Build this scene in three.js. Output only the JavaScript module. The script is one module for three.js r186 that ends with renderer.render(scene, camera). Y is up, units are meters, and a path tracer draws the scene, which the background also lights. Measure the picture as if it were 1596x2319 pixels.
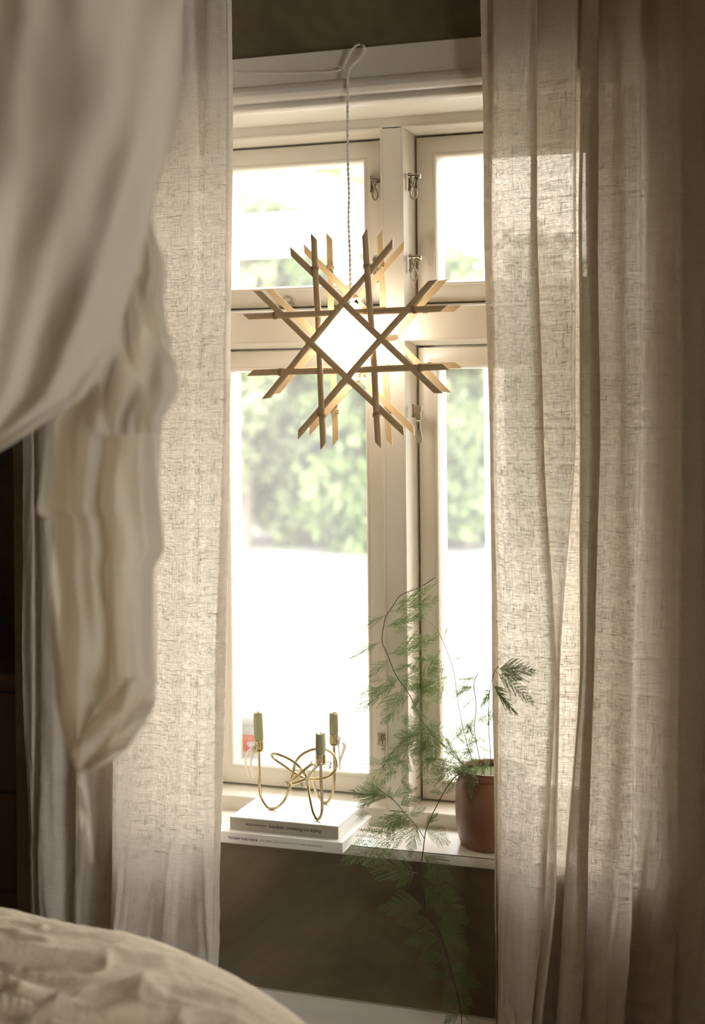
import * as THREE from 'three';
import { RoundedBoxGeometry } from 'three/addons/geometries/RoundedBoxGeometry.js';
import { mergeGeometries, toCreasedNormals } from 'three/addons/utils/BufferGeometryUtils.js';
import { ImprovedNoise } from 'three/addons/math/ImprovedNoise.js';

// ---------------------------------------------------------------- camera, sky, exposure
const IMG_W = 1596, IMG_H = 2319, FOCAL = 3220, EYE = 1.55, CAM_Z = 3.0, YAW = THREE.MathUtils.degToRad(18.7), ROLL = 0.0095, HORIZON = 900;
const scene = new THREE.Scene();
const camera = new THREE.PerspectiveCamera(THREE.MathUtils.radToDeg(2 * Math.atan(IMG_H / 2 / FOCAL)), IMG_W / IMG_H, 0.05, 200);
camera.position.set(0, EYE, CAM_Z);
camera.rotation.set(0, YAW, -ROLL, 'YXZ');
camera.setViewOffset(IMG_W, IMG_H, 0, IMG_H / 2 - HORIZON, IMG_W, IMG_H);
camera.focus = 3.12;
camera.userData.fStop = 2.3;
const renderer = new THREE.WebGLRenderer({ antialias: true });
renderer.toneMapping = THREE.LinearToneMapping;
renderer.toneMappingExposure = 1.76;
renderer.shadowMap.enabled = true;

// overcast sky: the same all round, brighter towards the zenith
{
  const w = 8, h = 64, data = new Float32Array(w * h * 4);
  for (let y = 0; y < h; y++) for (let x = 0; x < w; x++) {
    const el = Math.max(0, (y + 0.5) / h - 0.5) * 2;
    const L = 5.2 * (1 + 0.5 * Math.sin(el * Math.PI / 2));
    data.set([L * 1.0, L * 0.99, L * 0.97, 1], (y * w + x) * 4);
  }
  const sky = new THREE.DataTexture(data, w, h, THREE.RGBAFormat, THREE.FloatType);
  sky.mapping = THREE.EquirectangularReflectionMapping; sky.magFilter = THREE.LinearFilter; sky.needsUpdate = true;
  scene.background = sky; scene.environment = sky;
}

// ---------------------------------------------------------------- helpers
let seed = 7;
const rnd = () => { seed = (seed * 1664525 + 1013904223) >>> 0; return seed / 4294967296; };
const rr = (a, b) => a + (b - a) * rnd();
const noise = new ImprovedNoise(), N = (x, y, z = 0) => noise.noise(x, y, z);
const V = (x, y, z) => new THREE.Vector3(x, y, z);
const cY = Math.cos(YAW), sY = Math.sin(YAW), cR = Math.cos(ROLL), sR = Math.sin(ROLL);
// the direction of a pixel of the photograph, to survey where things stand
function ray(px, py) {
  const dx = px - IMG_W / 2, dy = py - HORIZON, u = (cR * dx - sR * dy) / FOCAL, v = (sR * dx + cR * dy) / FOCAL;
  return V(u * cY - sY, -v, -(u * sY + cY));
}
const at = (px, py, z) => { const r = ray(px, py); return r.multiplyScalar((z - CAM_Z) / r.z).add(camera.position); };      // on the wall-parallel plane z
const atD = (px, py, D) => ray(px, py).multiplyScalar(D).add(camera.position);                                              // at forward distance D
function pixX(x, y, z) { const d = CAM_Z - z, Z = -x * sY + d * cY, u = FOCAL * (x * cY + d * sY) / Z, v = -FOCAL * (y - EYE) / Z; return [IMG_W / 2 + cR * u + sR * v, HORIZON - sR * u + cR * v]; }
function xFor(px, y, z) { let py = HORIZON, p; for (let i = 0; i < 4; i++) { p = at(px, py, z); py = pixX(p.x, y, z)[1]; } return p.x; } // x on plane z at height y

const numbers = {};
const numbered = (n) => { const k = numbers[n] = (numbers[n] ?? -1) + 1; return k ? n + '_' + String(k).padStart(3, '0') : n; };
const shade = (m) => { m.castShadow = m.receiveShadow = true; return m; };
function tag(o, label, category, group) { Object.assign(o.userData, { label, category }); if (group) o.userData.group = group; return o; }
function thing(name, label, category, pos = [0, 0, 0], group) { const g = new THREE.Group(); g.name = numbered(name); g.position.set(...pos); scene.add(g); return tag(g, label, category, group); }
function mesh(name, geo, mat, parent) { const m = shade(new THREE.Mesh(geo, mat)); m.name = parent ? name : numbered(name); (parent ?? scene).add(m); return m; }
function part(name, geo, mat, parent) { const g = geo.clone(); const m = mesh(name, g, mat, parent); if (parent.position.lengthSq()) g.translate(-parent.position.x, -parent.position.y, -parent.position.z); return m; } // geometry given in world coordinates
function structure(name, geo, mat) { const m = mesh(name, geo, mat); m.userData.kind = 'structure'; return m; }
const box = (x0, x1, y0, y1, z0, z1, r = 0.0015) => { const g = r ? new RoundedBoxGeometry(x1 - x0, y1 - y0, z1 - z0, 1, r) : new THREE.BoxGeometry(x1 - x0, y1 - y0, z1 - z0); g.translate((x0 + x1) / 2, (y0 + y1) / 2, (z0 + z1) / 2); return planarUV(g); };
// uv in metres, by the way a face looks
function planarUV(g) {
  const p = g.attributes.position, n = g.attributes.normal, uv = new Float32Array(p.count * 2);
  for (let i = 0; i < p.count; i++) {
    const ax = Math.abs(n.getX(i)), ay = Math.abs(n.getY(i)), az = Math.abs(n.getZ(i));
    if (az >= ax && az >= ay) uv.set([p.getX(i), p.getY(i)], i * 2); else if (ay >= ax) uv.set([p.getX(i), p.getZ(i)], i * 2); else uv.set([p.getZ(i), p.getY(i)], i * 2);
  }
  g.setAttribute('uv', new THREE.BufferAttribute(uv, 2)); return g;
}
const merge = (list) => mergeGeometries(list.map((g) => { const c = g.index ? g.toNonIndexed() : g.clone(); for (const k of Object.keys(c.attributes)) if (!['position', 'normal', 'uv'].includes(k)) c.deleteAttribute(k); if (!c.attributes.uv) planarUV(c); return c; }));
const tube = (pts, r, seg = 0, sides = 8, closed = false) => new THREE.TubeGeometry(new THREE.CatmullRomCurve3(pts, closed, 'centripetal'), seg || pts.length * 8, r, sides, closed);
// a moulding swept round a rectangle with mitred corners; profile = [inward offset, z] pairs
function rectSweep(x0, x1, y0, y1, profile, crease = 0.6) {
  const pos = [], ring = ([o, z]) => [[x0 + o, y0 + o, z], [x1 - o, y0 + o, z], [x1 - o, y1 - o, z], [x0 + o, y1 - o, z]];
  for (let i = 0; i + 1 < profile.length; i++) {
    const a = ring(profile[i]), b = ring(profile[i + 1]);
    for (let k = 0; k < 4; k++) { const l = (k + 1) % 4; pos.push(...a[k], ...a[l], ...b[l], ...a[k], ...b[l], ...b[k]); }
  }
  const g = new THREE.BufferGeometry().setAttribute('position', new THREE.Float32BufferAttribute(pos, 3));
  g.computeVertexNormals();
  return planarUV(toCreasedNormals(g, crease));
}
// a profile [z, y] run along x
function runX(x0, x1, profile, crease = 0.7) {
  const pos = [], n = profile.length;
  for (let i = 0; i < n; i++) { const [za, ya] = profile[i], [zb, yb] = profile[(i + 1) % n]; pos.push(x0, ya, za, x1, ya, za, x1, yb, zb, x0, ya, za, x1, yb, zb, x0, yb, zb); }
  const sh = THREE.ShapeUtils.triangulateShape(profile.map((p) => new THREE.Vector2(...p)), []);
  for (const x of [x0, x1]) for (const t of sh) for (const i of x === x0 ? t : [...t].reverse()) pos.push(x, profile[i][1], profile[i][0]);
  const g = new THREE.BufferGeometry().setAttribute('position', new THREE.Float32BufferAttribute(pos, 3));
  g.computeVertexNormals();
  return planarUV(toCreasedNormals(g, crease));
}
// a sheet from f(s, t) -> Vector3
function sheet(nu, nv, f, uvf) {
  const pos = new Float32Array((nu + 1) * (nv + 1) * 3), uv = new Float32Array((nu + 1) * (nv + 1) * 2), idx = [];
  for (let j = 0, k = 0; j <= nv; j++) for (let i = 0; i <= nu; i++, k++) { const p = f(i / nu, j / nv); pos.set([p.x, p.y, p.z], k * 3); uv.set(uvf ? uvf(i / nu, j / nv, p) : [p.x, p.y], k * 2); }
  for (let j = 0; j < nv; j++) for (let i = 0; i < nu; i++) { const a = j * (nu + 1) + i, b = a + 1, c = a + nu + 1, d = c + 1; idx.push(a, b, d, a, d, c); }
  const g = new THREE.BufferGeometry().setAttribute('position', new THREE.BufferAttribute(pos, 3)).setAttribute('uv', new THREE.BufferAttribute(uv, 2));
  g.setIndex(idx); g.computeVertexNormals(); return g;
}
const smooth = (a, b, x) => { const t = Math.min(1, Math.max(0, (x - a) / (b - a))); return t * t * (3 - 2 * t); };
// value at x of a curve through [x, y] stations, x increasing
function along(st, x) {
  if (x <= st[0][0]) return st[0][1];
  for (let i = 1; i < st.length; i++) if (x <= st[i][0]) { const t = (x - st[i - 1][0]) / (st[i][0] - st[i - 1][0]); return st[i - 1][1] + (st[i][1] - st[i - 1][1]) * t; }
  return st[st.length - 1][1];
}

// ---------------------------------------------------------------- textures and materials
const texture = (data, w, h, srgb, repeat) => { const t = new THREE.DataTexture(data, w, h, THREE.RGBAFormat); t.wrapS = t.wrapT = THREE.RepeatWrapping; t.magFilter = THREE.LinearFilter; if (srgb) t.colorSpace = THREE.SRGBColorSpace; if (repeat) t.repeat.set(...repeat); t.needsUpdate = true; return t; };
// woven linen: threads of uneven thickness with slubs; [0] how much cloth there is, 0..1
function weave(size, pitch, slubs, uneven) {
  const a = new Float32Array(size * size), row = [], col = [];
  const nT = Math.round(size / pitch);
  for (let i = 0; i < nT; i++) { row.push(rr(1 - uneven, 1 + uneven)); col.push(rr(1 - uneven, 1 + uneven)); }
  for (let y = 0; y < size; y++) for (let x = 0; x < size; x++) {
    const ty = y / size * nT, tx = x / size * nT, wr = row[Math.floor(ty)] * (1 + 0.85 * N(x / size * 30, Math.floor(ty) * 3.71 + 0.4)), wc = col[Math.floor(tx)] * (1 + 0.85 * N(y / size * 30, Math.floor(tx) * 5.37 + 90.3));
    const dr = Math.abs(ty % 1 - 0.5) * 2, dc = Math.abs(tx % 1 - 0.5) * 2;
    a[y * size + x] = 0.5 + 0.32 * ((wr - 1) * 1.1 + (wc - 1) * 0.9) + 0.10 * (Math.max(1 - dr, 1 - dc) - 0.6);
  }
  for (let k = 0; k < slubs; k++) {
    const hor = rnd() < 0.56, len = Math.floor(rr(8, 16) + 44 * Math.pow(rnd(), 3)), th = rnd() < 0.4 ? 1 : 2, s = rr(0.12, 0.40);
    const x0 = Math.floor(rnd() * size), y0 = Math.floor(rnd() * size);
    for (let i = 0; i < len; i++) for (let j = 0; j < th; j++) {
      const x = (hor ? x0 + i : x0 + j) % size, y = (hor ? y0 + j : y0 + i) % size;
      a[y * size + x] += s * Math.sin(Math.PI * (i + 0.5) / len) * (j === th - 1 && th > 2 ? 0.6 : 1);
    }
  }
  return a;
}
const WEAVE = 1024, cloth = weave(WEAVE, 2.5, 6800, 0.24);
const byte = (f) => { const d = new Uint8Array(WEAVE * WEAVE * 4); for (let i = 0; i < WEAVE * WEAVE; i++) { const c = f(Math.min(1.2, Math.max(0, cloth[i]))); d.set([c[0], c[1], c[2], 255], i * 4); } return d; };
const linenRep = [1 / 0.47, 1 / 0.47];
const linenThrough = texture(byte((c) => { const t = 255 * Math.min(1, Math.max(0.05, 1.28 - 1.15 * c)); return [t, t, t]; }), WEAVE, WEAVE, false, linenRep);
const linenBump = texture(byte((c) => [c * 200, c * 200, c * 200]), WEAVE, WEAVE, false, linenRep);
const linenColor = texture(byte((c) => { const k = 1.06 - 0.16 * c; return [240 * k, 233 * k, 221 * k].map((x) => Math.min(255, x)); }), WEAVE, WEAVE, true, linenRep);
function grainy(size, f, srgb, repeat) { const d = new Uint8Array(size * size * 4); for (let y = 0; y < size; y++) for (let x = 0; x < size; x++) { const c = f(x / size, y / size); d.set([...c.map((v) => Math.max(0, Math.min(255, v))), 255], (y * size + x) * 4); } return texture(d, size, size, srgb, repeat); }
const fbm = (x, y, z = 0, o = 4) => { let s = 0, a = 0.5, f = 1; for (let i = 0; i < o; i++) { s += a * N(x * f, y * f, z + i * 7.3); a *= 0.5; f *= 2; } return s; };
const per = (u, v, k, z) => fbm(Math.cos(u * 2 * Math.PI) * k + 5, Math.sin(u * 2 * Math.PI) * k + v * 0 + Math.cos(v * 2 * Math.PI) * k * 1.3, z + Math.sin(v * 2 * Math.PI) * k);

const S = (o) => new THREE.MeshStandardMaterial(o), P = (o) => new THREE.MeshPhysicalMaterial(o);
const rgb = (r, g, b) => new THREE.Color().setRGB(r, g, b);
const plasterTex = grainy(256, (u, v) => { const k = 225 + 60 * per(u, v, 1.2, 3) + 20 * per(u, v, 6, 9); return [k, k, k]; }, true, [0.8, 0.8]);
const plasterBump = grainy(256, (u, v) => { const k = 128 + 130 * per(u, v, 9, 1); return [k, k, k]; }, false, [2.5, 2.5]);
const M = {
  wall: S({ color: rgb(0.225, 0.175, 0.10), roughness: 0.62, map: plasterTex, bumpMap: plasterBump, bumpScale: 0.0006 }),
  ceiling: S({ color: rgb(0.33, 0.27, 0.18), roughness: 0.9 }),
  floor: S({ color: rgb(0.22, 0.135, 0.07), roughness: 0.45, map: grainy(256, (u, v) => { const k = 205 + 70 * per(u * 0.5, v, 3, 5); return [k, k * 0.96, k * 0.9]; }, true, [1.5, 0.4]) }),
  paint: P({ color: rgb(0.77, 0.71, 0.61), roughness: 0.34, specularIntensity: 0.9, bumpMap: plasterBump, bumpScale: 0.0002 }),
  sill: P({ color: rgb(0.80, 0.755, 0.68), roughness: 0.28 }),
  gasket: S({ color: rgb(0.05, 0.055, 0.05), roughness: 0.7 }),
  spacer: S({ color: rgb(0.6, 0.63, 0.6), roughness: 0.4, metalness: 0.3 }),
  glass: P({ color: 0xffffff, roughness: 0.205, transmission: 1, thickness: 0, ior: 1.5 }),
  linen: P({ color: rgb(0.93, 0.90, 0.86), map: linenColor, roughness: 0.91, transmission: 0.58, transmissionMap: linenThrough, thickness: 0, bumpMap: linenBump, bumpScale: 0.0006, specularIntensity: 0.25, ior: 1.4, side: THREE.DoubleSide }),
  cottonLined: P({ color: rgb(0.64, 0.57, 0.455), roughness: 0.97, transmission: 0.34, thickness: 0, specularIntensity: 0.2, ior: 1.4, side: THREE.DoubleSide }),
  cotton: P({ color: rgb(0.80, 0.735, 0.62), roughness: 0.97, transmission: 0.68, thickness: 0, specularIntensity: 0.2, ior: 1.4, side: THREE.DoubleSide }),
  duvet: P({ color: rgb(0.90, 0.82, 0.70), map: linenColor, roughness: 0.92, bumpMap: linenBump, bumpScale: 0.0005, specularIntensity: 0.2, side: THREE.DoubleSide }),
  bamboo: S({ color: rgb(0.78, 0.58, 0.34), roughness: 0.5, map: grainy(256, (u, v) => { const k = 226 + 20 * N(u * 3.2, v * 46, 2) + 14 * N(u * 16, v * 90, 5) - 70 * Math.max(0, N(u * 9, v * 13, 15) - 0.42); return [k, k * 0.98, k * 0.94]; }, true) }),
  lashing: S({ color: rgb(0.40, 0.26, 0.12), roughness: 0.6 }),
  paper: S({ color: rgb(0.9, 0.86, 0.78), roughness: 0.9, emissive: rgb(1, 0.93, 0.82), emissiveIntensity: 1.25 }),
  cord: S({ color: rgb(0.84, 0.79, 0.70), roughness: 0.55 }),
  steel: S({ color: rgb(0.42, 0.38, 0.30), roughness: 0.28, metalness: 1 }),
  brass: S({ color: rgb(0.60, 0.49, 0.29), roughness: 0.27, metalness: 1 }),
  wax: P({ color: rgb(0.40, 0.39, 0.21), roughness: 0.42, specularIntensity: 0.7 }),
  wick: S({ color: rgb(0.03, 0.025, 0.02), roughness: 0.9 }),
  ribbon: P({ color: rgb(0.78, 0.69, 0.57), roughness: 0.9, transmission: 0.15, thickness: 0, side: THREE.DoubleSide }),
  pot: S({ color: rgb(0.25, 0.115, 0.066), roughness: 0.33, bumpMap: plasterBump, bumpScale: 0.0004 }),
  soil: S({ color: rgb(0.10, 0.10, 0.04), roughness: 1 }),
  frond: P({ color: rgb(0.25, 0.335, 0.10), roughness: 0.6, transmission: 0.5, thickness: 0, side: THREE.DoubleSide }),
  stem: S({ color: rgb(0.055, 0.045, 0.025), roughness: 0.6 }),
  greenStem: S({ color: rgb(0.22, 0.24, 0.11), roughness: 0.6 }),
  page: S({ color: rgb(0.82, 0.80, 0.74), roughness: 0.9 }),
  cover: S({ color: rgb(0.86, 0.84, 0.79), roughness: 0.35 }),
  black: S({ color: rgb(0.012, 0.011, 0.008), roughness: 0.5 }),
  blackEdge: S({ color: rgb(0.02, 0.018, 0.013), roughness: 0.4 }),
  white: S({ color: rgb(0.88, 0.87, 0.84), roughness: 0.6 }),
  yard: S({ color: rgb(0.30, 0.297, 0.275), roughness: 0.95, map: grainy(256, (u, v) => { const k = 228 + 60 * per(u, v, 4, 2); return [k, k, k * 0.98]; }, true, [0.4, 0.4]) }),
  stone: S({ color: rgb(0.33, 0.30, 0.28), roughness: 0.9 }),
  bark: S({ color: rgb(0.20, 0.165, 0.13), roughness: 1 }),
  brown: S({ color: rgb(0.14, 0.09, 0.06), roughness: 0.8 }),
};

// ---------------------------------------------------------------- the room
const X0 = -1.53, X1 = -0.39, Y0 = 0.54, Y1 = 2.2, RW = 2.4, LW = -2.95, NEAR = 4.6, TOP = 2.62;
function wallWithHole(w0, w1, h0, h1, hx0, hx1, hy0, hy1, depth) { // in x, y; extruded along z from 0 to depth
  const s = new THREE.Shape([[w0, h0], [w1, h0], [w1, h1], [w0, h1]].map((p) => new THREE.Vector2(...p)));
  s.holes.push(new THREE.Path([[hx0, hy0], [hx0, hy1], [hx1, hy1], [hx1, hy0]].map((p) => new THREE.Vector2(...p))));
  const g = new THREE.ExtrudeGeometry(s, { depth, bevelEnabled: false }); return planarUV(g);
}
const NX = -1.885, NZ = -1.0; // the room goes on into a shallow alcove left of the window wall
structure('wall_far', wallWithHole(NX, RW + 0.3, -0.2, TOP + 0.2, X0, X1, Y0, Y1, 0.34).translate(0, 0, -0.34), M.wall);
structure('wall_left', box(LW - 0.3, LW, -0.2, TOP + 0.2, NZ, NEAR, 0), M.wall);
structure('wall_alcove_side', box(NX, NX + 0.1, -0.2, TOP + 0.2, NZ, -0.34, 0), M.wall);
structure('wall_alcove_back', box(LW - 0.3, NX + 0.1, -0.2, TOP + 0.2, NZ - 0.12, NZ, 0), M.wall);
structure('wall_right', wallWithHole(-NEAR, 0, -0.2, TOP + 0.2, -3.9, -1.8, 0.25, 2.0, 0.3).rotateY(Math.PI / 2).translate(RW, 0, 0), M.wall);
structure('wall_near', box(LW - 0.3, RW + 0.3, -0.2, TOP + 0.2, NEAR, NEAR + 0.3, 0), M.wall);
structure('floor', merge([box(LW, RW, -0.2, 0, 0, NEAR, 0), box(LW, NX, -0.2, 0, NZ, 0, 0)]), M.floor);
structure('ceiling', merge([box(LW, RW, TOP, TOP + 0.2, 0, NEAR, 0), box(LW, NX, TOP, TOP + 0.2, NZ, 0, 0)]), M.ceiling);
structure('baseboard_far', runX(NX, RW, [[0, 0], [0.022, 0], [0.022, 0.16], [0.019, 0.166], [0.0195, 0.176], [0.017, 0.186], [0.012, 0.196], [0.0105, 0.207], [0, 0.207]]), M.paint);

// head casing of the window: board, roll moulding, nose of the soffit; then the side casings
const roll = (cz, cy, r, a0, a1, n) => [...Array(n + 1)].map((_, i) => { const a = THREE.MathUtils.degToRad(a0 + (a1 - a0) * i / n); return [cz + r * Math.cos(a), cy + r * Math.sin(a)]; });
structure('trim_1', runX(X0 - 0.12, X1 + 0.12, [[0, 2.322], [0.020, 2.322], [0.022, 2.320], [0.022, 2.256], ...roll(0.020, 2.2345, 0.021, 80, -62, 10), [0.027, 2.214], ...roll(0.020, 2.2065, 0.0105, 40, -85, 6), [0, 2.196]]), M.paint);
structure('trim_2', box(X0 - 0.10, X0 + 0.004, Y0 - 0.02, 2.196, 0, 0.02), M.paint);
structure('trim_3', box(X1 - 0.004, X1 + 0.10, Y0 - 0.02, 2.196, 0, 0.02), M.paint);
// lining boards of the reveal
structure('trim_4', merge([box(X0, X1, 2.196, Y1, -0.34, 0.001), box(X0, X0 + 0.012, 0.562, 2.192, -0.34, 0.004), box(X1 - 0.012, X1, 0.562, 2.192, -0.34, 0.004)]), M.paint);

// the window: frame bars, four sashes with double glazing, sill, catches
const win = new THREE.Group(); win.name = 'window_1'; win.userData.kind = 'structure'; scene.add(win);
const FZ = -0.14, SZ = -0.20, GZ = -0.25;
const colX = [[-1.452, -0.999], [-0.925, -0.472]], rowY = [[1.765, 2.161], [0.605, 1.670]], MW = 0.014;
const bars = { head_rail: [X0, X1, rowY[0][1] + MW - 0.006, 2.197], bottom_rail: [X0, X1, 0.561, rowY[1][0] - MW + 0.006], jamb: [X0, colX[0][0] - MW, 0.59, 2.175], jamb_001: [colX[1][1] + MW, X1, 0.59, 2.175], mullion: [colX[0][1] + MW, colX[1][0] - MW, 0.59, 2.175] };
for (const [n, [a, b, c, d]] of Object.entries(bars)) mesh(n, box(a, b, c, d, -0.27, FZ, 0.002), M.paint, win);
colX.forEach(([a, b]) => mesh('transom', box(a - MW, b + MW, rowY[1][1] + MW - 0.002, rowY[0][0] - MW + 0.002, -0.27, FZ, 0.002), M.paint, win));
for (const [a, b] of colX) for (const [c, d] of rowY) {
  mesh('frame_moulding', rectSweep(a - MW, b + MW, c - MW, d + MW, [[-0.001, FZ - 0.004], [0, FZ + 0.001], [0.002, FZ + 0.0025], [0.0045, FZ + 0.001], [0.005, FZ - 0.004], [0.0065, FZ - 0.016], [0.0085, FZ - 0.021], [0.0088, FZ - 0.034], [0.011, FZ - 0.042], [0.0135, FZ - 0.045], [MW, FZ - 0.062], [MW, FZ - 0.124], [MW + 0.016, FZ - 0.124]], 0.9), M.paint, win);
  const sash = new THREE.Group(); sash.name = 'sash'; win.add(sash);
  const g = 0.0052, W = 0.0390;
  mesh('sash_frame', rectSweep(a + g, b - g, c + g, d - g, [[0, -0.262], [0, SZ - 0.002], [0.002, SZ], [W - 0.002, SZ], [W - 0.0005, SZ - 0.0015], [W, SZ - 0.0005], [W + 0.003, SZ + 0.001], [W + 0.006, SZ - 0.0005], [W + 0.009, SZ - 0.006], [W + 0.0105, SZ - 0.012], [W + 0.0105, -0.262], [0, -0.262]], 0.9), M.paint, sash);
  const i0 = a + W + 0.0115, i1 = b - W - 0.0115, j0 = c + W + 0.0115, j1 = d - W - 0.0115;
  mesh('glass_pane', new THREE.PlaneGeometry(i1 - i0 + 0.004, j1 - j0 + 0.004).translate((i0 + i1) / 2, (j0 + j1) / 2, -0.222), M.glass, sash);
  mesh('glass_pane', new THREE.PlaneGeometry(i1 - i0 + 0.004, j1 - j0 + 0.004).translate((i0 + i1) / 2, (j0 + j1) / 2, GZ), M.glass, sash);
  mesh('glazing_spacer', rectSweep(i0, i1, j0, j1, [[0, -0.2225], [0.0035, -0.2235], [0.0035, GZ + 0.001], [0, GZ + 0.001]]), M.spacer, sash);
  mesh('glazing_gasket', rectSweep(i0, i1, j0, j1, [[0, -0.2185], [0.0032, -0.2195], [0.0032, -0.2225], [0, -0.2225]]), M.gasket, sash);
}
mesh('window_sill', runX(X0 - 0.11, X1 + 0.11, [[-0.3, 0.562], [0.0335, 0.562], ...roll(0.0305, 0.5585, 0.0035, 90, 0, 3), [0.034, 0.545], [0.031, 0.544], [0.031, 0.5395], [-0.3, 0.5395]]), M.sill, win);
mesh('outer_sill', box(X0, X1, 0.545, 0.556, -0.42, -0.3), M.white, win);

// catches: a plate with two screws, a barrel and a twisted wire loop
function catchAt(px, py, z, kind, s = 1) {
  const o = at(px, py, z), g = [];
  const w = (pts, r) => tube(pts.map(([x, y, d]) => V(o.x + x * s, o.y + y * s, o.z + d * s)), r * s * 1.35, 0, 6);
  const b = (x0, x1, y0, y1, z0, z1) => box(o.x + x0 * s, o.x + x1 * s, o.y + y0 * s, o.y + y1 * s, o.z + z0 * s, o.z + z1 * s, 0.0008 * s);
  const cyl = (x, y, d, r, l, axis) => { const c = new THREE.CylinderGeometry(r * s, r * s, l * s, 12); if (axis === 'z') c.rotateX(Math.PI / 2); if (axis === 'x') c.rotateZ(Math.PI / 2); return c.translate(o.x + x * s, o.y + y * s, o.z + d * s); };
  if (kind === 'loop') {
    g.push(b(-0.012, -0.006, -0.030, 0.006, 0, 0.002), cyl(-0.009, 0.002, 0.003, 0.0035, 0.004, 'z'), cyl(-0.009, -0.026, 0.003, 0.003, 0.004, 'z'));
    g.push(cyl(0.001, -0.001, 0.008, 0.0042, 0.020, 'x'), b(0.002, 0.012, -0.009, 0.003, 0.001, 0.009), cyl(0.011, -0.003, 0.006, 0.0052, 0.006, 'x'), cyl(0.008, -0.008, 0.010, 0.003, 0.005, 'z'));
    g.push(w([[-0.004, -0.002, 0.012], [-0.003, -0.012, 0.012], [0.001, -0.020, 0.013], [0.007, -0.030, 0.012], [0.0075, -0.037, 0.011], [0.002, -0.047, 0.010], [-0.003, -0.043, 0.010], [-0.005, -0.035, 0.011], [-0.003, -0.024, 0.0115], [0.001, -0.019, 0.0115], [0.004, -0.010, 0.012], [0.005, -0.004, 0.012]], 0.0012));
  } else if (kind === 'lever') {
    g.push(b(-0.013, -0.007, -0.030, 0.002, 0, 0.002), cyl(-0.010, 0, 0.002, 0.0036, 0.004, 'z'), cyl(-0.010, -0.026, 0.002, 0.0036, 0.004, 'z'));
    for (let k = 0; k < 4; k++) g.push(b(-0.004 + k * 0.005, -0.001 + k * 0.005, -0.015, 0, 0.002, 0.011));
    g.push(b(-0.005, 0.003, -0.030, -0.015, 0.004, 0.011), b(0.004, 0.011, -0.036, -0.014, 0.003, 0.010), cyl(0.004, -0.039, 0.008, 0.0038, 0.009, 'x'), cyl(0.008, -0.050, 0.008, 0.0009, 0.022, 'y'));
    g.push(w([[0.008, -0.058, 0.008], [0.003, -0.068, 0.008], [0.001, -0.080, 0.008], [0.004, -0.090, 0.008], [0.009, -0.090, 0.008], [0.0115, -0.080, 0.008], [0.010, -0.068, 0.008], [0.008, -0.058, 0.008]], 0.0014), w([[0.008, -0.060, 0.009], [0.006, -0.074, 0.010], [0.006, -0.088, 0.009]], 0.001));
  } else {
    g.push(cyl(-0.016, 0, 0.003, 0.0045, 0.006, 'z'), cyl(0.014, 0.001, 0.003, 0.0045, 0.006, 'z'), b(-0.019, 0.018, -0.005, 0.002, 0, 0.003));
    g.push(w([[0.004, 0.018, 0.004], [-0.004, 0.014, 0.006], [-0.001, 0.004, 0.008], [0.010, 0.001, 0.008], [0.017, 0.006, 0.007], [0.015, 0.014, 0.005], [0.008, 0.017, 0.004]], 0.0011), cyl(0.003, 0.018, 0.004, 0.003, 0.006, 'z'));
  }
  return mesh('window_catch', merge(g), M.steel, win);
}
catchAt(851, 405, SZ, 'loop', 1.1); catchAt(938, 398, FZ - 0.02, 'loop', 1.2); catchAt(940, 582, FZ - 0.02, 'loop', 1.2); catchAt(857, 590, SZ, 'loop', 1.1);
catchAt(945, 918, FZ - 0.02, 'lever', 0.95); catchAt(866, 1662, SZ, 'lever', 0.9); catchAt(648, 689, SZ, 'ring'); catchAt(665, 1776, SZ, 'ring', 1.2);

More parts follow.
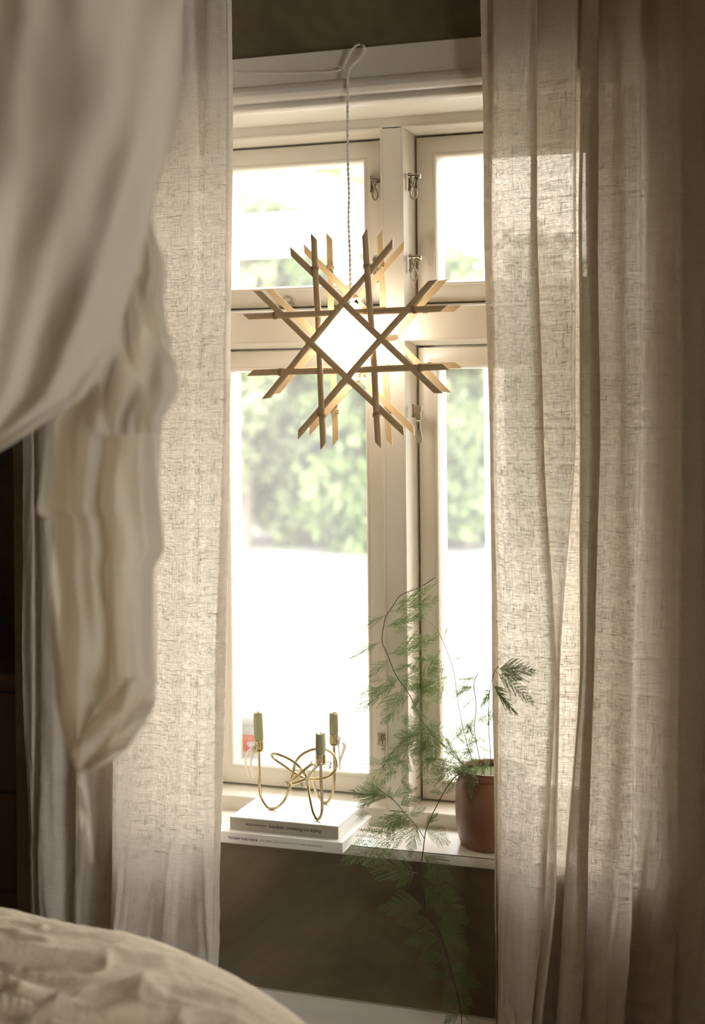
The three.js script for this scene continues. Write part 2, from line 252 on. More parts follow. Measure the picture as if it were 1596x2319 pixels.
// ---------------------------------------------------------------- outdoors
const GROUND = -0.5;
structure('yard_ground', box(-60, 60, GROUND - 0.3, GROUND, -70, -0.34, 0), M.yard);
{
  const leaf = new THREE.BufferGeometry().setAttribute('position', new THREE.Float32BufferAttribute([0, -0.5, 0, 0.3, -0.1, 0.06, 0, 0.5, 0, 0, -0.5, 0, 0, 0.5, 0, -0.3, -0.1, 0.06], 3));
  leaf.computeVertexNormals();
  const leafMats = [[0.25, 0.31, 0.13], [0.19, 0.26, 0.08], [0.30, 0.35, 0.18], [0.26, 0.28, 0.16]].map((c) => P({ color: rgb(...c), roughness: 0.7, transmission: 0.5, thickness: 0, side: THREE.DoubleSide }));
  function tree(px, D, wpx, topPy, mat, label, bare) {
    const base = atD(px, HORIZON, D), w = wpx / FOCAL * D, h = EYE + (HORIZON - topPy) / FOCAL * D - GROUND;
    const t = thing('broadleaf_tree', label, 'tree', [base.x, GROUND, base.z], 'trees beyond the yard');
    const trunk = [tube([V(0, 0, 0), V(rr(-0.1, 0.1), h * 0.3, rr(-0.1, 0.1)), V(rr(-0.2, 0.2), h * 0.7, 0), V(rr(-0.3, 0.3), h * 0.92, 0)], 0.09, 12, 6)];
    for (let k = 0; k < 6; k++) { const a = rr(0, 6.28), y = h * rr(0.15, 0.6); trunk.push(tube([V(0, y, 0), V(Math.cos(a) * w * 0.2, y + 0.5, Math.sin(a) * w * 0.2), V(Math.cos(a) * w * 0.36, y + rr(0.9, 1.5), Math.sin(a) * w * 0.36)], 0.035, 6, 5)); }
    mesh('trunk', merge(trunk), M.bark, t);
    const clumps = []; for (let k = 0; k < 34; k++) { const y = rr(bare, 1), r = Math.sqrt(1 - Math.pow((y - 0.5) * 1.3, 2) * 0.9), a = rr(0, 6.28); clumps.push([Math.cos(a) * w * 0.5 * r * Math.sqrt(rnd()), y * h * 0.95, Math.sin(a) * w * 0.42 * r, rr(0.35, 0.75)]); }
    const n = 5200, im = new THREE.InstancedMesh(leaf, leafMats[mat], n), m = new THREE.Matrix4(), q = new THREE.Quaternion(), c = new THREE.Color();
    for (let i = 0; i < n; i++) {
      const k = clumps[Math.floor(rnd() * clumps.length)], d = V(rr(-1, 1), rr(-1, 1), rr(-1, 1)).normalize().multiplyScalar(k[3] * Math.cbrt(rnd()));
      q.setFromEuler(new THREE.Euler(rr(0, 6.28), rr(0, 6.28), rr(0, 6.28))); const s = rr(0.18, 0.36);
      m.compose(V(k[0] + d.x, Math.max(0.05, k[1] + d.y * 0.8), k[2] + d.z), q, V(s, s, s)); im.setMatrixAt(i, m); const b = rr(0.75, 1.2); im.setColorAt(i, c.setRGB(b, b, b * rr(0.9, 1.05)));
    }
    im.name = 'foliage'; im.userData.kind = 'stuff'; shade(im); t.add(im);
  }
  const trees = [
    [420, 20.5, 300, 420, 0, 'pale green tree behind the left curtain edge, leftmost beyond the yard', 0.02], [555, 19.5, 250, 380, 2, 'pale leafy tree seen left of the star, its foot in brown shade', 0.10],
    [700, 20.5, 260, 350, 0, 'tall pale tree behind the hanging star, filling the lower left pane', 0.06], [800, 19.2, 200, 470, 1, 'deeper green tree right beside the mullion in the left pane', 0.02],
    [900, 21, 240, 560, 0, 'pale tree hidden in part by the window mullion', 0.04], [1050, 19.4, 230, 600, 1, 'deeper green tree in the middle of the right pane', 0.06],
    [1190, 20.5, 280, 620, 0, 'pale green tree half behind the right curtain', 0.04],
    [620, 23.5, 560, 300, 3, 'greyish background tree closing the gap behind the pale trees, left', 0.01], [1040, 28, 560, 520, 3, 'greyish background tree closing the gap behind the pale trees, right', 0.01],
  ];
  for (const a of trees) tree(...a);

  // white pergola: a level beam, a sloping rafter, a brace, brown bracket ends
  const D = 9.2, c = atD(760, HORIZON, D), pg = thing('pergola', 'white painted pergola with sloping rafter, blurred behind upper panes', 'pergola', [c.x, GROUND, c.z]);
  const plate = (pts, D0, depth, mat, name) => {
    const w = pts.map(([x, y]) => atD(x, y, D0)), o = w[0], ux = V(cY, 0, -sY), uz = V(sY, 0, cY);
    const g = new THREE.ExtrudeGeometry(new THREE.Shape(w.map((p) => new THREE.Vector2(p.clone().sub(o).dot(ux), p.y - o.y))), { depth, bevelEnabled: true, bevelSize: 0.008, bevelThickness: 0.008, bevelSegments: 1 });
    g.applyMatrix4(new THREE.Matrix4().makeBasis(ux, V(0, 1, 0), uz).setPosition(o)); part(name, g, mat, pg);
  };
  plate([[400, 505], [560, 497], [750, 485], [1130, 468], [1130, 556], [775, 571], [400, 590]], D, 0.12, M.white, 'beam');
  plate([[400, 320], [660, 386], [823, 432], [1130, 512], [1130, 600], [1050, 566], [800, 498], [525, 424], [400, 392]], D + 0.3, 0.1, M.white, 'rafter');
  plate([[400, 470], [535, 478], [556, 499], [556, 520], [400, 520]], D + 0.2, 0.08, M.white, 'brace');
  plate([[762, 575], [796, 575], [826, 612], [826, 664], [762, 664]], D + 0.2, 0.08, M.white, 'brace');
  plate([[766, 493], [780, 497], [780, 507], [766, 506]], D - 0.14, 0.05, M.brown, 'bracket');
  plate([[1004, 560], [1052, 556], [1046, 572], [1010, 582]], D - 0.14, 0.05, M.brown, 'bracket');
  for (const x of [430, 1118]) { const t = atD(x, 560, D + 0.1); part('post', box(t.x - 0.05, t.x + 0.05, GROUND, t.y, t.z - 0.05, t.z + 0.05), M.white, pg); }
  // boulder on the pale yard
  const b = atD(812, 1512, FOCAL * (EYE - GROUND) / (1512 - HORIZON)), st = new THREE.IcosahedronGeometry(1, 3), p = st.attributes.position;
  for (let i = 0; i < p.count; i++) { const v = V(p.getX(i), p.getY(i), p.getZ(i)), k = 1 + 0.16 * N(v.x * 1.7, v.y * 1.7, v.z * 1.7); p.setXYZ(i, v.x * k * 0.14, Math.max(-0.4, v.y * k) * 0.07, v.z * k * 0.11); }
  st.computeVertexNormals();
  const bo = mesh('boulder', st, M.stone); bo.position.set(b.x, GROUND + 0.026, b.z); tag(bo, 'low grey stone lying on the bright yard left of mullion', 'stone');
}

// ---------------------------------------------------------------- curtains
// keys: [z, px at the stations], from one edge of the cloth to the other
const STATIONS = [[2.55, 0], [2.39, 0], [1.92, 1], [1.455, 2], [0.985, 3], [0.56, 4], [0.22, 5], [0.0, 5]].reverse();
function curtainGeo(keys, cols, rows, yTop, yBot, crumple, range = [0, 1], dz = 0, bottomUp) {
  const rowPts = (y) => { const s = along(STATIONS, y), a = Math.min(4, Math.floor(s)), f = s - a; return keys.map(([z, ...px]) => { const v = px[a] + (px[a + 1] - px[a]) * smooth(0, 1, f) * 0.4 + (px[a + 1] - px[a]) * f * 0.6; return V(xFor(v, y, z), y, z); }); };
  const ref = rowPts(1.2), arc = [0]; for (let i = 1; i < ref.length; i++) arc.push(arc[i - 1] + Math.hypot(ref[i].x - ref[i - 1].x, ref[i].z - ref[i - 1].z));
  const lines = []; for (let j = 0; j <= rows; j++) { const y = yTop + (yBot - yTop) * j / rows; lines.push(new THREE.CatmullRomCurve3(rowPts(y), false, 'catmullrom', 0.5)); }
  const U = (s) => { const t = s * (arc.length - 1), i = Math.min(arc.length - 2, Math.floor(t)); return arc[i] + (arc[i + 1] - arc[i]) * (t - i); };
  return sheet(cols, rows, (s, t) => {
    const k = range[0] + (range[1] - range[0]) * s, p = lines[Math.round(t * rows)].getPoint(k), u = U(k);
    const c = crumple * (1.1 + 1.9 * smooth(0.8, 0.3, p.y));
    const lean = N(u * 2, p.y * 1.1, 4) * 0.05;
    p.z += dz + c * (0.0045 * N((u + lean) * 22, p.y * 2.2, 1) + 0.0022 * N((u + lean * 2) * 60, p.y * 4.5, 2) + 0.0016 * N(u * 40, p.y * 30, 3) + 0.006 * N(u * 9, p.y * 1.3, 8));
    p.x += c * 0.0025 * N(u * 16, p.y * 3, 11);
    return p;
  }, (s, t, p) => [U(range[0] + (range[1] - range[0]) * s), p.y]);
}
const RIGHT = [
  [0.100, 1088, 1094, 1109, 1114, 1121, 1122], [0.078, 1113, 1112, 1116, 1128, 1128, 1126], [0.108, 1120, 1120, 1130, 1150, 1140, 1133], [0.125, 1160, 1165, 1175, 1200, 1180, 1160],
  [0.130, 1196, 1197, 1208, 1238, 1215, 1182], [0.133, 1215, 1217, 1230, 1260, 1238, 1202], [0.112, 1203, 1203, 1217, 1247, 1224, 1188], [0.106, 1206, 1206, 1220, 1250, 1228, 1192],
  [0.122, 1245, 1246, 1256, 1259, 1244, 1208], [0.135, 1305, 1301, 1299, 1266, 1259, 1224],
  [0.085, 1301, 1298, 1296, 1263, 1256, 1221], [0.055, 1303, 1298, 1296, 1264, 1257, 1222], [0.055, 1323, 1317, 1319, 1317, 1286, 1263], [0.118, 1317, 1311, 1313, 1312, 1280, 1256],
  [0.138, 1330, 1328, 1330, 1325, 1300, 1284], [0.140, 1357, 1354, 1358, 1346, 1328, 1312], [0.114, 1340, 1334, 1336, 1326, 1306, 1292], [0.108, 1344, 1340, 1342, 1332, 1314, 1300],
  [0.120, 1385, 1385, 1395, 1381, 1375, 1360], [0.140, 1412, 1416, 1425, 1420, 1400, 1385],
  [0.138, 1450, 1450, 1449, 1434, 1432, 1408], [0.112, 1446, 1445, 1444, 1427, 1425, 1400], [0.074, 1456, 1456, 1455, 1438, 1438, 1418], [0.078, 1492, 1494, 1496, 1486, 1478, 1468], [0.074, 1522, 1528, 1530, 1524, 1520, 1516],
  [0.062, 1546, 1550, 1550, 1545, 1542, 1540], [0.080, 1600, 1600, 1600, 1596, 1590, 1590], [0.052, 1640, 1640, 1640, 1640, 1640, 1640], [0.064, 1700, 1700, 1700, 1700, 1700, 1700],
];
const LEFT = [
  [0.126, 526, 524, 521, 514, 500, 492], [0.140, 514, 511, 505, 489, 487, 480], [0.150, 470, 468, 462, 456, 455, 452], [0.143, 445, 443, 440, 430, 410, 400], [0.150, 415, 410, 400, 395, 380, 370],
  [0.140, 374, 368, 362, 360, 345, 330], [0.146, 332, 332, 340, 340, 298, 285], [0.146, 268, 268, 268, 264, 258, 253], [0.085, 263, 263, 263, 261, 255, 250], [0.066, 261, 261, 261, 257, 249, 245],
  [0.090, 215, 215, 214, 210, 205, 200], [0.094, 172, 172, 171, 168, 171, 168], [0.070, 176, 176, 175, 172, 175, 172], [0.060, 158, 158, 158, 156, 158, 156], [0.088, 128, 126, 126, 122, 121, 122], [0.090, 90, 90, 88, 92, 90, 90],
  [0.066, 94, 92, 90, 95, 93, 93], [0.062, 84, 82, 80, 86, 84, 84], [0.080, 62, 66, 72, 74, 72, 72], [0.066, 44, 46, 52, 50, 62, 66],
];
{
  const l = thing('curtain', 'sheer beige linen curtain left of the window, behind the white garment', 'curtain', [-1.5, 2.55, 0.13]);
  part('curtain_panel', curtainGeo(LEFT, 300, 190, 2.55, 0.012, 0.9), M.linen, l);
  part('hem', curtainGeo(LEFT, 8, 190, 2.55, 0.012, 0.9, [0.0, 0.048], 0.003), M.linen, l);
  const r = thing('curtain', 'sheer beige linen curtain right of the window, beside the potted fern', 'curtain', [-0.4, 2.55, 0.11]);
  part('curtain_panel', curtainGeo(RIGHT, 380, 190, 2.55, 0.012, 0.9), M.linen, r);
  part('hem', curtainGeo(RIGHT, 8, 190, 2.55, 0.012, 0.9, [0.0, 0.040], -0.0025), M.linen, r);
  const rod = thing('curtain_rod', 'thin dark curtain rod above the window carrying both linen curtains', 'curtain rod', [-0.9, 2.56, 0.115]);
  part('rod', new THREE.CylinderGeometry(0.011, 0.011, 3.0, 16).rotateZ(Math.PI / 2).translate(-0.9, 2.562, 0.115), M.black, rod);
  for (const x of [-2.2, -0.9, 0.4]) part('bracket', box(x - 0.008, x + 0.008, 2.553, 2.573, 0, 0.12), M.black, rod);
}

// ---------------------------------------------------------------- star lamp
const star = thing('star_lamp', 'large bamboo star lamp hanging lit in front of window', 'lamp', [-1.0, 1.67, 0.045]);
{
  const W = 0.0142, T = 0.0030;
  // a split bamboo strip from a to b (its long outer edge), the width laid towards inward; ends cut at 45 degrees; z(t) bends it
  function strip(a, b, inward, zs, flip) {
    const dir = b.clone().sub(a), L = dir.length(); dir.normalize();
    const nrm = V(0, 0, flip), inn = inward.clone().addScaledVector(dir, -inward.dot(dir)).normalize();
    const prof = [[0, 0], [0.0004, 0.55], [0.0018, 0.9], [0.0071, 1], [0.0124, 0.9], [0.0138, 0.55], [W, 0], [0.0138, -0.3], [0.0004, -0.3]];
    const nseg = 22, pos = [], uv = [], idx = [], off = rr(0, 1), v0 = rr(0, 1);
    for (let i = 0; i <= nseg; i++) for (let k = 0; k < prof.length; k++) {
      const [w, h] = prof[k], s0 = w * 1.15, s = s0 + (L - 2 * s0) * i / nseg, t = s / L;
      const p = a.clone().addScaledVector(dir, s).addScaledVector(inn, w).addScaledVector(nrm, h * T + along(zs, t)); pos.push(p.x, p.y, p.z); uv.push(s * 3 + off, w * 12 + v0);
    }
    const n = prof.length; for (let i = 0; i < nseg; i++) for (let k = 0; k < n; k++) { const a0 = i * n + k, a1 = i * n + (k + 1) % n, b0 = a0 + n, b1 = a1 + n; flip > 0 ? idx.push(a0, a1, b1, a0, b1, b0) : idx.push(a0, b1, a1, a0, b0, b1); }
    for (const base of [0, nseg * n]) for (let k = 1; k + 1 < n; k++) idx.push(base, base + k, base + k + 1);
    let g = new THREE.BufferGeometry().setAttribute('position', new THREE.Float32BufferAttribute(pos, 3)).setAttribute('uv', new THREE.Float32BufferAttribute(uv, 2));
    g.setIndex(idx); g = g.toNonIndexed(); g.computeVertexNormals(); g = toCreasedNormals(g, 0.75);
    part('slat', g, M.bamboo, star);
  }
  const front = { v1: [702.5, 527, 725, 1020], v2: [832, 517, 864, 1017], h1: [548, 710.5, 1013, 690.5], h2: [558.6, 852, 1018, 838], d1: [888, 538.6, 590, 904], d2: [989.5, 633, 673, 996], d3: [655, 558, 1002.5, 891], d4: [570, 658, 914, 990] };
  const back = { v1: [739, 527, 754, 1010], v2: [867, 520, 889, 1010], h1: [600, 709, 1045, 690.5], h2: [601, 850, 1047, 834], d1: [917, 545, 616, 893], d2: [1015.5, 633, 702.5, 987], d3: [689.5, 552.6, 1023.5, 889], d4: [601, 655.5, 940, 986] };
  const bend = { d: [[0, -0.006], [0.2, -0.005], [0.36, 0], [0.64, 0], [0.8, -0.005], [1, -0.006]], a: [[0, -0.002], [0.2, -0.0018], [0.36, -0.0068], [0.5, -0.0055], [0.64, -0.0035], [0.8, -0.0018], [1, -0.002]], b: [[0, -0.002], [0.2, -0.0018], [0.36, -0.0035], [0.5, -0.0055], [0.64, -0.0068], [0.8, -0.0018], [1, -0.002]] };
  const how = { v1: 'a', v2: 'b', h1: 'b', h2: 'a', d1: 'd', d2: 'd', d3: 'd', d4: 'd' };
  const layers = [[front, 0.105, 1, [777, 774]], [back, -0.015, -1, [818, 773]]];
  const hit = (p, q) => { const [x1, y1, x2, y2] = p, [x3, y3, x4, y4] = q, d = (x1 - x2) * (y3 - y4) - (y1 - y2) * (x3 - x4), a = x1 * y2 - y1 * x2, b = x3 * y4 - y3 * x4; return [(a * (x3 - x4) - (x1 - x2) * b) / d, (a * (y3 - y4) - (y1 - y2) * b) / d]; };
  for (const [set, z, flip, mid] of layers) {
    const c = at(mid[0], mid[1], z);
    for (const [k, l] of Object.entries(set)) { const a = at(l[0], l[1], z), b = at(l[2], l[3], z); strip(a, b, c.clone().sub(a.clone().lerp(b, 0.5)), bend[how[k]], flip); }
    // lashings where two strips cross near the points
    for (const [p, q] of [['v1', 'd3'], ['v2', 'd1'], ['d2', 'h1'], ['d3', 'h2'], ['v2', 'd4'], ['v1', 'd2'], ['d1', 'h2'], ['d4', 'h1']]) {
      const straight = p[0] === 'd' ? q : p, [sx0, sy0, sx1, sy1] = set[straight], ph = hit(set[p], set[q]);
      const o = at(ph[0], ph[1], z), dir = at(sx1, sy1, z).sub(at(sx0, sy0, z)).normalize(), inn = c.clone().sub(o); inn.z = 0; inn.addScaledVector(dir, -inn.dot(dir)).normalize();
      o.addScaledVector(inn, W * 0.5).addScaledVector(dir, 0).addScaledVector(V(0, 0, 1), flip * -0.0015);
      const g = [];
      for (const [tilt, sh] of [[0.18, -0.0016], [-0.15, 0.0010], [0.55, 0.002]]) {
        const pts = []; for (let i = 0; i < 16; i++) { const a = i / 16 * 2 * Math.PI, cx = Math.sign(Math.cos(a)) * Math.pow(Math.abs(Math.cos(a)), 0.5) * (W * 0.5 + 0.0007), cz = Math.sign(Math.sin(a)) * Math.pow(Math.abs(Math.sin(a)), 0.5) * 0.0052; pts.push(o.clone().addScaledVector(inn, cx).addScaledVector(dir, sh + tilt * cx * (cz > 0 ? 1 : -1)).add(V(0, 0, flip * (cz - 0.0006)))); }
        g.push(tube(pts, 0.0008, 40, 5, true));
      }
      part('lashing', merge(g), M.lashing, star);
    }
  }
  // spacers between the corners of the two inner squares, and the paper lantern inside them
  const corners = [['d1', 'd3'], ['d3', 'd2'], ['d2', 'd4'], ['d4', 'd1']].map(([p, q]) => { const f = hit(front[p], front[q]), b = hit(back[p], back[q]); return [at(f[0], f[1], 0.105), at(b[0], b[1], -0.015)]; });
  const cf = at(777, 774, 0.105), cb = at(818, 773, -0.015);
  for (const [f, b] of corners) {
    const fi = f.clone().lerp(cf, 0.015).setZ(0.099), bi = b.clone().lerp(cb, 0.015).setZ(-0.009), L = fi.distanceTo(bi), g = new RoundedBoxGeometry(0.010, 0.010, L, 1, 0.001);
    g.rotateZ(Math.PI / 4 + 0.05); g.translate(0, 0, 0); g.lookAt(bi.clone().sub(fi)); g.translate(...fi.clone().lerp(bi, 0.5).toArray()); part('spacer', g, M.bamboo, star);
  }
  const q = corners.map(([f, b]) => [f.clone().lerp(cf, 0.14).setZ(0.094), b.clone().lerp(cb, 0.14).setZ(-0.006)]), pos = [];
  const quad = (a, b, c, d) => { for (const v of [a, b, c, a, c, d]) pos.push(v.x, v.y, v.z); };
  for (let i = 0; i < 4; i++) { const j = (i + 1) % 4; quad(q[i][0], q[i][1], q[j][1], q[j][0]); }
  quad(q[3][0], q[2][0], q[1][0], q[0][0]); quad(q[0][1], q[1][1], q[2][1], q[3][1]);
  const lan = new THREE.BufferGeometry().setAttribute('position', new THREE.Float32BufferAttribute(pos, 3)); lan.computeVertexNormals(); planarUV(lan);
  part('paper_shade', lan, M.paper, star);
  { // the front sheet of the shade lies right behind the inner square, before the other strips
    const w = corners.map(([f]) => f.clone().lerp(cf, 0.13)), sh = new THREE.Shape(w.map((p) => new THREE.Vector2(p.x, p.y))), g = new THREE.ExtrudeGeometry(sh, { depth: 0.0006, bevelEnabled: false });
    part('paper_shade', g.translate(0, 0, 0.1030), M.paper, star);
  }
  const lc = cf.clone().lerp(cb, 0.5), bulb = new THREE.PointLight(rgb(1, 0.94, 0.84), 0.105); bulb.position.copy(lc).sub(star.position); bulb.shadow.radius = 1.6; bulb.castShadow = true; bulb.name = 'star_bulb'; star.add(bulb);
  // twisted cord: along the casing from the left, round the hook, down to the lantern
  const path = [[500, 163, 0.03], [600, 165, 0.034], [700, 164, 0.036], [755, 161, 0.036], [775, 154, 0.036], [785, 136, 0.036], [796, 113, 0.038], [811, 101, 0.040], [823, 104, 0.040], [826, 114, 0.038], [817, 130, 0.040], [801, 145, 0.044], [791, 158, 0.046], [788, 172, 0.047], [787, 230, 0.047], [787, 300, 0.046], [788, 380, 0.045], [790, 440, 0.045], [789, 500, 0.045], [792, 580, 0.045], [793, 640, 0.045]].map(([x, y, z]) => at(x, y, z));
  path.push(lc.clone().setY(q[0][0].y - 0.004));
  const curve = new THREE.CatmullRomCurve3(path, false, 'centripetal'), len = curve.getLength(), n = 700, fr = curve.computeFrenetFrames(n), strands = [[], []];
  for (let i = 0; i <= n; i++) { const p = curve.getPointAt(i / n), a = i / n * len / 0.021 * 2 * Math.PI; for (const k of [0, 1]) strands[k].push(p.clone().addScaledVector(fr.normals[i], 0.0015 * Math.cos(a + k * Math.PI)).addScaledVector(fr.binormals[i], 0.0015 * Math.sin(a + k * Math.PI))); }
  part('cord', merge(strands.map((s) => tube(s, 0.0016, 1200, 6))), M.cord, star);
  part('cable_tie', merge([tube([at(757, 145, 0.040), at(777, 155, 0.042), at(795, 164, 0.046)], 0.0011, 10, 5), tube([at(786, 161, 0.050), at(776, 156, 0.044), at(777, 151, 0.034), at(790, 157, 0.036), at(795, 163, 0.044)], 0.0010, 20, 5)]), M.white, star);
}
{
  const h = at(815, 88, 0), g = tube([at(815, 87, -0.004), at(815, 88, 0.012), at(814, 90, 0.030), at(815, 97, 0.040), at(818, 104, 0.044), at(821, 105, 0.046), at(822, 101, 0.047)], 0.0014, 30, 6);
  const hk = thing('wall_hook', 'small bent metal hook in dark wall above the window casing', 'hook', [h.x, h.y, 0]); part('hook', g, M.steel, hk);
}

// ---------------------------------------------------------------- books on the sill
function lettered(w, h, draw, bg) { const c = document.createElement('canvas'); c.width = w; c.height = h; const x = c.getContext('2d'); x.fillStyle = bg; x.fillRect(0, 0, w, h); draw(x, w, h); const t = new THREE.CanvasTexture(c); t.colorSpace = THREE.SRGBColorSpace; t.anisotropy = 8; return t; }
const speckle = (x, w, h, n, tones) => { for (let i = 0; i < n; i++) { x.fillStyle = tones[Math.floor(rnd() * tones.length)]; if (rnd() < 0.5) x.fillRect(rnd() * w, rnd() * h, rr(3, 12), 1); else x.fillRect(rnd() * w, rnd() * h, 1, rr(3, 12)); } };
const fit = (x, s, px, py, width) => { const k = width / x.measureText(s).width; x.save(); x.translate(px, py); x.scale(k, 1); x.fillText(s, 0, 0); x.restore(); };
const spine1 = lettered(1024, 112, (x, w, h) => { speckle(x, w, h, 5200, ['rgba(120,112,94,.35)', 'rgba(205,198,180,.4)', 'rgba(150,142,122,.35)']); x.fillStyle = '#15120d'; x.font = 'bold 24px sans-serif'; fit(x, 'FRIDA RAMSTEDT', 152, 66, 204); x.font = 'bold 40px sans-serif'; fit(x, 'Handbok i inredning och styling', 378, 71, 486); }, '#a9a18d');
const spine2 = lettered(1024, 88, (x, w, h) => { x.fillStyle = '#1b1712'; x.font = 'bold 25px sans-serif'; fit(x, 'THE BABY GUEST BOOK', 92, 56, 246); x.font = '21px sans-serif'; x.fillStyle = '#5d564b'; fit(x, 'FÖR BARN SOM KLARAR AV ATT HÖRA SANNINGEN', 352, 54, 514); }, '#ebe5da');
const cover1 = lettered(1024, 768, (x, w, h) => { x.fillStyle = '#4d4942'; x.font = '58px sans-serif'; ['Handbok i', 'inredning', 'och styling'].forEach((s, i) => { x.save(); x.translate(600 + i * 104, h - 150); x.rotate(-Math.PI / 2); x.fillText(s, 0, 0); x.restore(); }); }, '#e2dfd8');
// a decal plane that lies on a face of the board it prints
function book(name, label, x0, x1, y0, y1, z0, z1, spineTex, coverTex) {
  const t = thing(name, label, 'book', [(x0 + x1) / 2, y0, (z0 + z1) / 2], 'books stacked on the window sill'), b = 0.0026;
  part('pages', box(x0 + 0.003, x1 - 0.003, y0 + b, y1 - b, z0 + 0.003, z1 - 0.004, 0.0005), M.page, t);
  part('cover', box(x0, x1, y0, y0 + b, z0, z1, 0.0008), M.cover, t);
  const top = new RoundedBoxGeometry(x1 - x0, b, z1 - z0, 2, 0.0008).translate((x0 + x1) / 2, y1 - b / 2, (z0 + z1) / 2), p = top.attributes.position, uv = top.attributes.uv;
  for (let i = 0; i < p.count; i++) uv.setXY(i, (p.getX(i) - x0) / (x1 - x0), 1 - (p.getZ(i) - z0) / (z1 - z0));
  part('cover', top, coverTex ? S({ map: coverTex, roughness: 0.34 }) : M.cover, t);
  const sp = new RoundedBoxGeometry(x1 - x0, y1 - y0 - (coverTex ? 0.003 : 0.0006), 0.004, 2, 0.0009).translate((x0 + x1) / 2, (y0 + y1) / 2 - (coverTex ? 0.001 : 0), z1 - 0.0015), q = sp.attributes.position, sv = sp.attributes.uv;
  for (let i = 0; i < q.count; i++) sv.setXY(i, (q.getX(i) - x0) / (x1 - x0), (q.getY(i) - y0) / (y1 - y0));
  part('spine', sp, S({ map: spineTex, roughness: 0.75 }), t);
}
const BY1 = 0.586, BY2 = 0.614;
book('book', 'wide white book with lettered white spine, lower of the two on sill', -1.312, -1.016, 0.5622, BY1, -0.115, 0.094, spine2);
book('book', 'white book with grey cloth spine, on top of the white one', -1.290, -1.033, BY1 + 0.0002, BY2, -0.116, 0.0735, spine1, cover1);

